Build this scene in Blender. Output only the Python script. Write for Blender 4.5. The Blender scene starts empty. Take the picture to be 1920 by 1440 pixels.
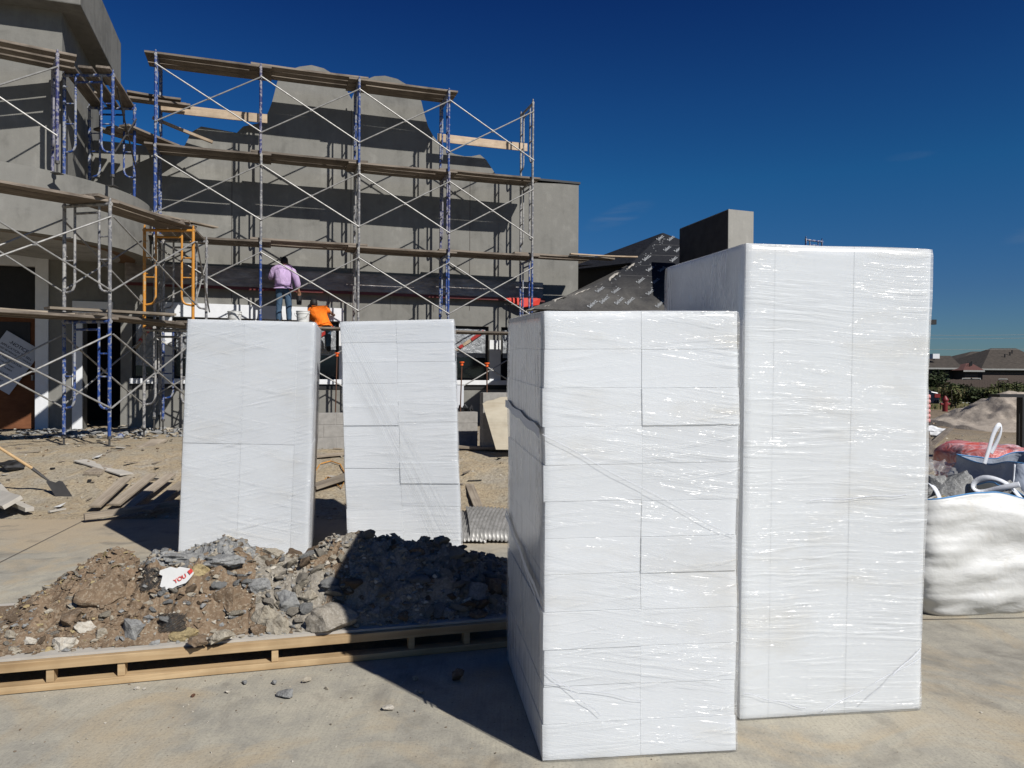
import bpy, bmesh, math, random
from mathutils import Vector, Matrix, noise
R = math.radians
rnd = random.Random(7)
scene = bpy.context.scene
COL = scene.collection

# ------------------------------------------------------------------ camera
CAMZ = 1.7
F = 1400.0
CM = Matrix.Rotation(R(90 - 0.33), 3, 'X') @ Matrix.Rotation(0.006, 3, 'Z')
cam_d = bpy.data.cameras.new('camera'); cam = bpy.data.objects.new('camera', cam_d); COL.objects.link(cam)
cam_d.sensor_width = 36; cam_d.lens = 36 * F / 1920; cam_d.clip_start = 0.05; cam_d.clip_end = 6000
cam.matrix_world = Matrix.Translation((0, 0, CAMZ)) @ CM.to_4x4()
scene.camera = cam

def ray(px, py): return CM @ Vector(((px - 960) / F, -(py - 720) / F, -1))
def at(px, py, Y):
    d = ray(px, py); t = Y / d.y
    return Vector((d.x * t, Y, CAMZ + d.z * t))
def gnd(px, py, z=0.0):
    d = ray(px, py); t = (z - CAMZ) / d.z
    return Vector((d.x * t, d.y * t, z))

# building frame: s along the facade, d behind the scaffold line
O = Vector((-7.6, 15.86, 0)); U = Vector((0.9494, 0.3141, 0)); N = Vector((-0.3141, 0.9494, 0))
TH = math.atan2(U.y, U.x)
def W(s, d, z=0.0): return O + U * s + N * d + Vector((0, 0, z))
def wallpt(px, py, D):
    d = ray(px, py); o = Vector((0, 0, CAMZ)) - O
    t = (D - o.dot(N)) / d.dot(N)
    p = Vector((0, 0, CAMZ)) + d * t
    return (p - O).dot(U), p.z
def sx(px, D=1.25): return wallpt(px, 600, D)[0]

# ------------------------------------------------------------------ node helpers
def mat(name):
    m = bpy.data.materials.new(name); m.use_nodes = True
    nt = m.node_tree; nt.nodes.clear()
    out = nt.nodes.new('ShaderNodeOutputMaterial')
    return m, nt, out
KA = .80
class NT:
    def __init__(s, nt): s.nt = nt
    def n(s, t, **kw):
        nd = s.nt.nodes.new(t)
        for k, v in kw.items():
            if k.startswith('i_'):
                key = k[2:].replace('_', ' ')
                nd.inputs[key].default_value = v
            else: setattr(nd, k, v)
        return nd
    def l(s, a, b): s.nt.links.new(a, b)
    def coord(s, scale=(1, 1, 1), rot=(0, 0, 0), kind='Object', loc=(0, 0, 0)):
        tc = s.n('ShaderNodeTexCoord'); mp = s.n('ShaderNodeMapping')
        mp.inputs['Scale'].default_value = scale; mp.inputs['Rotation'].default_value = rot
        mp.inputs['Location'].default_value = loc
        s.l(tc.outputs[kind], mp.inputs['Vector']); return mp.outputs[0]
    def noise(s, vec, scale, detail=4, rough=.55, dist=0):
        nd = s.n('ShaderNodeTexNoise'); nd.inputs['Scale'].default_value = scale
        nd.inputs['Detail'].default_value = detail; nd.inputs['Roughness'].default_value = rough
        nd.inputs['Distortion'].default_value = dist
        s.l(vec, nd.inputs['Vector']); return nd.outputs['Fac']
    def vor(s, vec, scale, feature='F1', out='Distance'):
        nd = s.n('ShaderNodeTexVoronoi'); nd.feature = feature; nd.inputs['Scale'].default_value = scale
        s.l(vec, nd.inputs['Vector']); return nd.outputs[out]
    def ramp(s, fac, stops, interp='LINEAR'):
        nd = s.n('ShaderNodeValToRGB'); nd.color_ramp.interpolation = interp
        el = nd.color_ramp.elements
        while len(el) > len(stops): el.remove(el[-1])
        while len(el) < len(stops): el.new(1)
        for e, (p, c) in zip(el, stops):
            e.position = p; e.color = (c if len(c) == 4 else (*c, 1)) if isinstance(c, tuple) else (c, c, c, 1)
        s.l(fac, nd.inputs[0]); return nd.outputs[0]
    def mix(s, fac, a, b, mode='MIX'):
        nd = s.n('ShaderNodeMix', data_type='RGBA'); nd.blend_type = mode
        for i, v in ((0, fac), (6, a), (7, b)):
            if isinstance(v, (int, float)): nd.inputs[i].default_value = v if i == 0 else (v, v, v, 1)
            elif isinstance(v, tuple): nd.inputs[i].default_value = (*v, 1) if len(v) == 3 else v
            else: s.l(v, nd.inputs[i])
        return nd.outputs[2]
    def math(s, op, a, b=0.0, clamp=False):
        nd = s.n('ShaderNodeMath', operation=op); nd.use_clamp = clamp
        for i, v in ((0, a), (1, b)):
            if isinstance(v, (int, float)): nd.inputs[i].default_value = v
            else: s.l(v, nd.inputs[i])
        return nd.outputs[0]
    def bump(s, h, strength=.3, dist=.01, nrm=None):
        nd = s.n('ShaderNodeBump'); nd.inputs['Strength'].default_value = strength
        nd.inputs['Distance'].default_value = dist; s.l(h, nd.inputs['Height'])
        if nrm is not None: s.l(nrm, nd.inputs['Normal'])
        return nd.outputs[0]
    def bsdf(s, col, rough=.8, nrm=None, metal=0, spec=.4, alpha=None, out=None):
        nd = s.n('ShaderNodeBsdfPrincipled')
        col = tuple(x * KA for x in col[:3]) if isinstance(col, tuple) else s.mix(1.0, col, (KA, KA, KA), 'MULTIPLY')
        for k, v in (('Base Color', col), ('Roughness', rough), ('Metallic', metal), ('Specular IOR Level', spec)):
            if isinstance(v, tuple): nd.inputs[k].default_value = (*v, 1) if len(v) == 3 else v
            elif isinstance(v, (int, float)): nd.inputs[k].default_value = v
            else: s.l(v, nd.inputs[k])
        if nrm is not None: s.l(nrm, nd.inputs['Normal'])
        if alpha is not None:
            if isinstance(alpha, (int, float)): nd.inputs['Alpha'].default_value = alpha
            else: s.l(alpha, nd.inputs['Alpha'])
        if out is not None: s.l(nd.outputs[0], out.inputs['Surface'])
        return nd

M = {}
def simple(name, col, rough=.7, metal=0, var=.15, nscale=8, bump=.2, bs=60, spec=.4):
    m, nt, out = mat(name); t = NT(nt)
    v = t.coord()
    a = t.noise(v, nscale, 5, .6)
    lo = tuple(c * (1 - var) for c in col); hi = tuple(min(1, c * (1 + var)) for c in col)
    c = t.ramp(a, [(.3, lo), (.7, hi)])
    nb = t.bump(t.noise(v, bs, 3), bump, .005)
    t.bsdf(c, rough, nb, metal, spec, out=out); M[name] = m; return m

def make_stucco(name, base, world=False):
    m, nt, out = mat(name); t = NT(nt)
    v = t.coord(); big = t.noise(v, .55, 6, .6, .4); mid = t.noise(v, 3.2, 6, .65, .6)
    streak = t.noise(t.coord((5, 5, .5)), 1.0, 5, .6)
    fine = t.noise(v, 120, 2, .6)
    f = t.math('ADD', t.math('MULTIPLY', big, .45), t.math('ADD', t.math('MULTIPLY', mid, .3), t.math('MULTIPLY', streak, .25)))
    c = t.ramp(f, [(.38, tuple(x * .66 for x in base)), (.48, tuple(x * .95 for x in base)), (.54, base), (.64, tuple(min(1, x * 1.34) for x in base))])
    c = t.mix(t.math('MULTIPLY', fine, .35), c, tuple(x * .62 for x in base))
    nb = t.bump(fine, .35, .004); nb = t.bump(t.noise(v, 9, 5, .6), .35, .012, nb)
    t.bsdf(c, .93, nb, 0, .2, out=out); M[name] = m
make_stucco('stucco', (.232, .226, .204))
make_stucco('stucco_grey', (.20, .195, .18))
make_stucco('chimney_stucco', (.34, .33, .30))
make_stucco('soffit', (.42, .42, .41))

def painted(name, paint, splat, thr=.52, metal=0):
    m, nt, out = mat(name); t = NT(nt); v = t.coord()
    n1 = t.noise(v, 14, 6, .7, .5); n2 = t.noise(t.coord((1, 1, .25)), 5, 4, .6)
    f = t.math('ADD', t.math('MULTIPLY', n1, .6), t.math('MULTIPLY', n2, .4))
    k = t.ramp(f, [(thr - .02, 0.0), (thr + .03, 1.0)])
    c = t.mix(k, paint, splat)
    rust = t.ramp(t.noise(v, 22, 4, .6), [(.62, 0.0), (.7, 1.0)])
    c = t.mix(t.math('MULTIPLY', rust, .55), c, (.10, .045, .02))
    nb = t.bump(f, .5, .004)
    t.bsdf(c, t.mix(k, .42, .85), nb, metal, .4, out=out); M[name] = m
painted('blue_paint', (.018, .055, .22), (.30, .31, .33), .515)
painted('violet_paint', (.03, .035, .13), (.28, .27, .30), .49)
painted('grey_paint', (.16, .16, .17), (.36, .35, .33), .50)
painted('yellow_paint', (.55, .24, .035), (.42, .33, .20), .56)
painted('dark_paint', (.03, .035, .06), (.22, .22, .22), .56)
m, nt, out = mat('galvanised'); t = NT(nt); v = t.coord()
t.bsdf(t.ramp(t.noise(v, 12, 5, .6), [(.3, (.22, .215, .20)), (.7, (.40, .39, .37))]), .5, t.bump(t.noise(v, 60, 3), .3, .002), .35, .5, out=out); M['galvanised'] = m

def wood(name, dark, light, gs=30, bumpy=.4):
    m, nt, out = mat(name); t = NT(nt)
    g = t.noise(t.coord((.9, gs, gs)), 1.0, 7, .6, 1.2)
    b = t.noise(t.coord(), 2.3, 5, .6)
    c = t.ramp(g, [(.3, dark), (.5, tuple((a + c_) / 2 for a, c_ in zip(dark, light))), (.7, light)])
    c = t.mix(t.ramp(b, [(.45, 0.0), (.7, .55)]), c, tuple(x * .55 for x in dark))
    oi = t.n('ShaderNodeObjectInfo')
    hsv = t.n('ShaderNodeHueSaturation'); t.l(c, hsv.inputs['Color'])
    t.l(t.math('ADD', t.math('MULTIPLY', oi.outputs['Random'], .5), .75), hsv.inputs['Value'])
    nb = t.bump(g, bumpy, .004)
    t.bsdf(hsv.outputs[0], .85, nb, 0, .25, out=out); M[name] = m
wood('plank_wood', (.11, .088, .070), (.30, .255, .205))
wood('grey_wood', (.20, .16, .12), (.42, .36, .28))
wood('pine', (.40, .26, .13), (.62, .46, .27), 24, .25)
wood('board_face', (.40, .30, .20), (.58, .46, .34), 22, .25)
wood('plywood', (.48, .41, .30), (.66, .60, .47), 6, .2)
wood('door_brown', (.17, .065, .028), (.24, .095, .042), 14, .2)

simple('black', (.012, .012, .013), .6, var=.3)
simple('dark_glass', (.012, .014, .018), .12, var=.2, nscale=2, bump=.02, spec=.6)
simple('flashing', (.012, .012, .012), .5)
simple('white_trim', (.72, .73, .74), .75, var=.05, bump=.15)
simple('cmu', (.30, .285, .26), .95, var=.16, nscale=14, bump=.7, bs=90)
simple('mortar', (.36, .34, .31), .95, var=.1)
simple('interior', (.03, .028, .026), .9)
simple('underside', (.16, .085, .04), .8)
simple('rust', (.10, .045, .025), .8)
simple('orange_plastic', (.85, .13, .02), .45, var=.05, bump=.05)
simple('red_tape', (.34, .02, .015), .45, var=.15, bump=.1)
simple('hem_red', (.11, .012, .010), .5)
simple('cement_board', (.43, .40, .35), .9, var=.12, nscale=5)
simple('paper', (.62, .62, .60), .9, var=.06)
simple('poster', (.50, .53, .60), .8, var=.06)
simple('ink', (.02, .02, .035), .7)
simple('red_ink', (.62, .05, .04), .7)
simple('roof_print', (.27, .28, .29), .7, var=.35, nscale=25)
simple('tire', (.02, .02, .02), .8)
simple('skin', (.30, .15, .085), .6, var=.08)
simple('hair', (.012, .010, .009), .7)
simple('strap_web', (.72, .74, .78), .6, var=.05, bs=200, bump=.4)
simple('blue_thread', (.08, .25, .5), .6)
simple('bucket_white', (.66, .66, .63), .5, var=.12)
simple('steel_dark', (.09, .085, .08), .55, .5)
simple('handle_wood', (.50, .33, .16), .6, var=.12)

def cloth(name, col, bs=6, strength=.8):
    m, nt, out = mat(name); t = NT(nt); v = t.coord((1, 1, .6))
    f = t.noise(v, bs, 4, .55, 1.0)
    c = t.ramp(f, [(.3, tuple(x * .82 for x in col)), (.7, tuple(min(1, x * 1.1) for x in col))])
    nb = t.bump(f, strength, .05)
    t.bsdf(c, .85, nb, 0, .2, out=out); M[name] = m
cloth('lilac_shirt', (.50, .36, .56)); cloth('orange_shirt', (.95, .20, .015)); cloth('jeans', (.055, .10, .16))

# stretch film (thin transparent sheet with white folds and sharp gloss)
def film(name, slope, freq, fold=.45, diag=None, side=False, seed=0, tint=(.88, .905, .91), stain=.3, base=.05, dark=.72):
    m, nt, out = mat(name); t = NT(nt)
    tc = t.n('ShaderNodeTexCoord'); sep = t.n('ShaderNodeSeparateXYZ'); t.l(tc.outputs['Object'], sep.inputs[0])
    warp = t.noise(t.coord((1.2, 1.2, 1.2), loc=(seed, 0, 0)), 1.3, 2, .5)
    xx = t.math('ADD', sep.outputs[0], sep.outputs[1])
    def streak(sl, fx, fz, det, wv=.10, off=0):
        z2 = t.math('ADD', t.math('ADD', sep.outputs[2], t.math('MULTIPLY', xx, sl)), t.math('MULTIPLY', warp, wv))
        cmb = t.n('ShaderNodeCombineXYZ')
        if side:
            t.l(t.math('MULTIPLY', xx, fz * .35), cmb.inputs[0]); t.l(t.math('MULTIPLY', z2, fx), cmb.inputs[2])
        else:
            t.l(t.math('MULTIPLY', xx, fx), cmb.inputs[0]); t.l(t.math('MULTIPLY', z2, fz), cmb.inputs[2])
        cmb.inputs[1].default_value = seed + off
        return t.noise(cmb.outputs[0], 1.0, det, .6, .25)
    s1 = streak(slope, .55, freq * 1.6, 2, .05); s2 = streak(slope * 1.8 + .05, .5, freq * 3.4, 2, .04, 5); s3 = streak(-slope * .8 + .03, .4, freq * .8, 2.5, .08, 9)
    def ridge(x, lo, hi): return t.ramp(x, [(lo, 0.0), ((lo + hi) / 2, 1.0), (hi, 0.0)])
    r1 = ridge(s1, .53, .59); r2 = ridge(s2, .54, .62); r3 = ridge(s3, .56, .60)
    h = t.math('ADD', t.math('ADD', r1, t.math('MULTIPLY', r2, .55)), t.math('MULTIPLY', r3, .9))
    patch = t.ramp(t.noise(t.coord((1, 1, 1.6), loc=(seed * 2.1, 3, 1)), 1.7, 4, .6), [(.38, .12), (.62, 1.0)])
    h = t.math('MULTIPLY', h, patch); dk_ = t.math('MULTIPLY', r2, patch)
    if diag:
        sl_, c_, w_ = diag
        q = t.math('SUBTRACT', t.math('ADD', sep.outputs[2], t.math('MULTIPLY', sep.outputs[0], sl_)), c_)
        band = t.ramp(t.math('ADD', t.math('MULTIPLY', t.math('ABSOLUTE', q), 1.0), t.math('MULTIPLY', warp, .12)), [(w_ * .5, 1.0), (w_, 0.0)])
        fan = t.math('MULTIPLY', q, t.math('ADD', t.math('MULTIPLY', sep.outputs[2], .25), .72))
        cm = t.n('ShaderNodeCombineXYZ'); t.l(t.math('MULTIPLY', fan, 42), cm.inputs[0]); t.l(t.math('MULTIPLY', sep.outputs[2], .5), cm.inputs[2])
        r4 = t.math('MULTIPLY', t.ramp(t.noise(cm.outputs[0], 1.0, 3, .6), [(.48, 0.0), (.56, 1.0), (.64, 0.0)]), band)
        h = t.math('ADD', h, r4); dk_ = t.math('ADD', dk_, t.math('MULTIPLY', r4, 1.0), True)
    alpha = t.math('MULTIPLY', h, fold, True)
    alpha = t.math('ADD', alpha, base, True)
    st = t.ramp(t.noise(t.coord((.9, .9, 2.4), loc=(seed, 7, 2)), 1.6, 5, .6), [(.53, 0.0), (.70, stain)])
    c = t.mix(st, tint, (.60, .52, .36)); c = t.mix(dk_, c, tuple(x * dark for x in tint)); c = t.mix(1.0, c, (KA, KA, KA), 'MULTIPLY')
    soft = streak(slope * .6, .9, freq * .35, 2, .2, 17)
    nb = t.bump(h, .3, .004); nb = t.bump(soft, .14, .02, nb)
    gmask = t.ramp(t.noise(t.coord((.8, .8, 2.2), loc=(seed, 9, 4)), 2.1, 3, .6), [(.49, 0.0), (.58, 1.0)])
    gbreak = t.ramp(t.noise(t.coord((6, 6, 14), loc=(seed, 2, 8)), 1.0, 3, .6), [(.46, .1), (.62, 1.0)])
    gn = t.bump(t.math('MULTIPLY', t.math('MULTIPLY', r3, gmask), gbreak), 1.0, .014); gn = t.bump(t.math('MULTIPLY', t.math('MULTIPLY', r1, gbreak), gmask), .6, .006, gn)
    diff = t.n('ShaderNodeBsdfPrincipled'); t.l(c, diff.inputs['Base Color']); diff.inputs['Roughness'].default_value = .5; diff.inputs['Specular IOR Level'].default_value = .2
    t.l(nb, diff.inputs['Normal'])
    tr = t.n('ShaderNodeBsdfTransparent'); tr.inputs[0].default_value = (.985, .99, 1, 1)
    mx = t.n('ShaderNodeMixShader'); t.l(alpha, mx.inputs[0]); t.l(tr.outputs[0], mx.inputs[1]); t.l(diff.outputs[0], mx.inputs[2])
    gl = t.n('ShaderNodeBsdfGlossy'); gl.inputs['Roughness'].default_value = .19; gl.inputs['Color'].default_value = (1, .97, .93, 1); t.l(gn, gl.inputs['Normal'])
    mx2 = t.n('ShaderNodeMixShader'); lw = t.n('ShaderNodeFresnel'); lw.inputs['IOR'].default_value = 1.38; t.l(nb, lw.inputs['Normal'])
    t.l(t.math('MINIMUM', t.math('MULTIPLY', lw.outputs[0], 1.2), .22), mx2.inputs[0])
    t.l(mx.outputs[0], mx2.inputs[1]); t.l(gl.outputs[0], mx2.inputs[2]); t.l(mx2.outputs[0], out.inputs['Surface'])
    M[name] = m; return m
film('film_a', .13, 32, .34, seed=1, stain=.75, base=.18, dark=.76)
film('film_b', .05, 38, .36, seed=4, stain=.45, base=.36, dark=.80)
film('film_c', -.22, 24, .28, seed=8, stain=.7, dark=.72, base=.10)
film('film_d', -.06, 26, .30, seed=12, stain=.2, dark=.72, diag=(2.0, 1.05, .46))
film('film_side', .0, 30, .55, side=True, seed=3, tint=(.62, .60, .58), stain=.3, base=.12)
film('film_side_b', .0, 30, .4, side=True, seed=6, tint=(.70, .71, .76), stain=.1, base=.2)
film('clear_plastic', .3, 12, .5, seed=20, tint=(.6, .6, .6), base=.25)
m, nt, out = mat('foam'); t = NT(nt); v = t.coord()
oi = t.n('ShaderNodeObjectInfo')
hs = t.n('ShaderNodeHueSaturation'); t.l(t.ramp(t.noise(v, 2.0, 5, .6), [(.3, (.82, .84, .845)), (.7, (.88, .90, .905))]), hs.inputs['Color'])
t.l(t.math('ADD', t.math('MULTIPLY', oi.outputs['Random'], .07), .94), hs.inputs['Value'])
t.bsdf(hs.outputs[0], .8, t.bump(t.vor(v, 220), .25, .002), 0, .25, out=out); M['foam'] = m

# wrapping plastic, purple-brown with a satin gloss
m, nt, out = mat('wrapped_sign'); t = NT(nt); v = t.coord()
t.bsdf(t.ramp(t.noise(t.coord((2, 2, 5)), 1.6, 6, .6), [(.3, (.14, .12, .11)), (.5, (.24, .21, .195)), (.7, (.36, .34, .32))]), .3, t.bump(t.noise(t.coord((2, 2, 9)), 2, 5, .6), .6, .04), 0, .5, out=out); M['wrapped_sign'] = m
m, nt, out = mat('sheet_plastic'); t = NT(nt)
f = t.noise(t.coord((1, 1, 1)), 5, 6, .65, 1.5)
t.bsdf(t.ramp(f, [(.3, (.14, .15, .16)), (.7, (.42, .44, .46))]), .3, t.bump(f, .9, .06), 0, .5, out=out); M['sheet_plastic'] = m
m, nt, out = mat('red_plastic'); t = NT(nt)
f = t.noise(t.coord((1, 1, 1.6)), 5, 6, .6, 1.2)
t.bsdf(t.ramp(f, [(.35, (.60, .10, .07)), (.5, (.62, .25, .24)), (.66, (.72, .58, .58))]), .28, t.bump(f, .8, .05), 0, .5, out=out); M['red_plastic'] = m

# roof underlayment
m, nt, out = mat('underlayment'); t = NT(nt); v = t.coord()
f = t.noise(v, 1.1, 6, .65, .5)
sp = t.n('ShaderNodeSeparateXYZ'); t.l(v, sp.inputs[0])
low_pale = t.math('SUBTRACT', 1.0, t.math('MULTIPLY', t.math('SUBTRACT', sp.outputs[2], 3.3), 1.15), True)  # mask for the paler grey, strongest low on the slope
dk = t.math('MULTIPLY', low_pale, t.ramp(f, [(.3, .25), (.65, 1.0)]), True)
t.bsdf(t.mix(dk, (.012, .013, .017), (.105, .10, .092)), .8, t.bump(t.noise(t.coord((1, 1, 2.2)), 2.4, 6, .65, .8), .9, .10), 0, .2, out=out); M['underlayment'] = m
m, nt, out = mat('shingle'); t = NT(nt); v = t.coord((1, 1, 1))
f = t.noise(t.coord((2, 2, 9)), 1.3, 5, .7)
t.bsdf(t.ramp(f, [(.3, (.042, .036, .030)), (.7, (.095, .080, .066))]), .9, t.bump(f, .4, .05), 0, .2, out=out); M['shingle'] = m
simple('house_brick', (.085, .062, .05), .9, var=.25, nscale=12)
simple('house_red', (.11, .045, .035), .9, var=.2)
simple('fascia', (.30, .30, .28), .8)

# ground
m, nt, out = mat('dirt'); t = NT(nt); v = t.coord()
big = t.noise(v, .35, 6, .62, .8); mid = t.noise(v, 2.4, 8, .65, .4); fine = t.noise(v, 26, 6, .7)
geo = t.n('ShaderNodeNewGeometry'); sp = t.n('ShaderNodeSeparateXYZ'); t.l(geo.outputs['Position'], sp.inputs[0])
c = t.ramp(t.math('ADD', t.math('MULTIPLY', big, .55), t.math('MULTIPLY', mid, .45)), [(.36, (.40, .37, .32)), (.47, (.42, .365, .27)), (.55, (.45, .36, .235)), (.62, (.42, .375, .30)), (.72, (.52, .47, .38))])
c = t.mix(t.ramp(fine, [(.35, .75), (.56, 0.0)]), c, (.19, .15, .105))
c = t.mix(t.ramp(t.vor(v, 38), [(.10, .55), (.2, 0.0)]), c, (.52, .47, .40))
far = t.ramp(t.math('MULTIPLY', sp.outputs[1], .01), [(.13, 0.0), (.24, .85)])
c = t.mix(far, c, t.ramp(mid, [(.35, (.13, .095, .062)), (.65, (.27, .21, .15))]))
gr = t.ramp(t.math('MULTIPLY', sp.outputs[1], .01), [(.42, 0.0), (.46, 1.0)])
c = t.mix(gr, c, t.ramp(t.noise(v, 1.5, 6, .7), [(.3, (.035, .045, .016)), (.7, (.10, .10, .045))]))
nb = t.bump(fine, .9, .03); nb = t.bump(mid, .6, .08, nb)
t.bsdf(c, .95, nb, 0, .15, out=out); M['dirt'] = m

m, nt, out = mat('concrete'); t = NT(nt); v = t.coord()
big = t.noise(v, .8, 7, .6, .6); mid = t.noise(v, 4.5, 8, .7, .3); fine = t.noise(v, 70, 4, .7)
c = t.ramp(t.math('ADD', t.math('MULTIPLY', big, .5), t.math('MULTIPLY', mid, .5)), [(.36, (.25, .235, .195)), (.46, (.35, .33, .275)), (.55, (.43, .40, .32)), (.68, (.50, .455, .36))])
d = t.noise(t.coord((1, 1, 1), loc=(4, 2, 0)), 1.4, 6, .6, 1.0)
c = t.mix(t.ramp(d, [(.49, 0.0), (.64, .75)]), c, (.46, .375, .25))
sp2 = t.n('ShaderNodeSeparateXYZ'); t.l(v, sp2.inputs[0])
edge = t.ramp(t.math('ADD', t.math('MULTIPLY', sp2.outputs[1], .1), t.math('MULTIPLY', big, .25)), [(.80, 0.0), (.98, .8)])
c = t.mix(edge, c, (.44, .345, .225))
c = t.mix(t.ramp(fine, [(.34, .45), (.5, 0.0)]), c, (.19, .17, .145))
br = t.noise(t.coord((90, 2, 1), (0, 0, .3)), 1.0, 3, .6)
c = t.mix(t.ramp(br, [(.35, .22), (.6, 0.0)]), c, (.24, .22, .19))
dark = t.noise(t.coord(loc=(9, 9, 0)), 2.1, 6, .65, .5)
c = t.mix(t.ramp(dark, [(.54, 0.0), (.68, .60)]), c, (.17, .155, .13))
sp3 = t.vor(v, 16)
c = t.mix(t.ramp(sp3, [(.045, .7), (.09, 0.0)]), c, (.12, .10, .08))
nb = t.bump(fine, .35, .006); nb = t.bump(mid, .3, .02, nb)
t.bsdf(c, .9, nb, 0, .25, out=out); M['concrete'] = m

def rockmat(name, a, b, speck):
    m, nt, out = mat(name); t = NT(nt); v = t.coord()
    n1 = t.noise(v, 9, 7, .7, .5); n2 = t.noise(v, 60, 4, .7)
    c = t.ramp(n1, [(.3, a), (.7, b)]); c = t.mix(t.ramp(n2, [(.5, 0.0), (.62, .6)]), c, speck)
    nb = t.bump(n2, .7, .012); nb = t.bump(n1, .7, .03, nb)
    t.bsdf(c, .95, nb, 0, .2, out=out); M[name] = m
rockmat('rock_grey', (.19, .19, .185), (.36, .36, .345), (.12, .12, .12))
rockmat('rock_tan', (.30, .26, .20), (.46, .42, .34), (.22, .18, .13))
rockmat('rock_pale', (.48, .44, .37), (.62, .58, .50), (.36, .31, .24))
rockmat('rock_yellow', (.34, .26, .13), (.48, .39, .22), (.24, .18, .09))
rockmat('rock_brown', (.13, .088, .055), (.23, .165, .11), (.30, .25, .19))
rockmat('debris', (.17, .15, .12), (.36, .325, .27), (.42, .39, .34))
rockmat('soil', (.125, .085, .054), (.26, .185, .12), (.36, .30, .22))
rockmat('sand', (.34, .29, .24), (.48, .42, .35), (.25, .20, .16))
rockmat('stone_dark', (.17, .17, .165), (.40, .40, .385), (.50, .50, .48))

m, nt, out = mat('bag_fabric'); t = NT(nt); v = t.coord()
f = t.noise(t.coord((1, 1, 4)), 2.6, 5, .6, 1.0); w = t.n('ShaderNodeTexWave'); w.inputs['Scale'].default_value = 90; t.l(v, w.inputs[0])
c = t.ramp(f, [(.3, (.56, .56, .53)), (.7, (.66, .66, .64))])
dirt_ = t.ramp(t.noise(v, 5, 5, .7), [(.58, 0.0), (.78, .4)]); c = t.mix(dirt_, c, (.50, .44, .34))
nb = t.bump(w.outputs['Fac'], .08, .002); nb = t.bump(t.noise(t.coord((1, 1, 1.5)), 3.2, 4, .5, .3), .35, .06, nb); nb = t.bump(t.noise(t.coord((1, 1, 1.7), loc=(5, 5, 5)), 11, 4, .55, .4), .22, .015, nb)
t.bsdf(c, .5, nb, 0, .35, out=out); M['bag_fabric'] = m
cloth('bag_grey', (.36, .40, .47), 4, .7)
def leafmat(name, a, b):
    m, nt, out = mat(name); t = NT(nt)
    t.bsdf(t.ramp(t.noise(t.coord(), 3, 3), [(.35, a), (.65, b)]), .7, None, 0, .2, out=out); M[name] = m
leafmat('leaf_dark', (.018, .028, .010), (.045, .060, .020)); leafmat('leaf_mid', (.05, .065, .02), (.12, .13, .045)); leafmat('leaf_dry', (.12, .10, .045), (.22, .18, .09))

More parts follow.
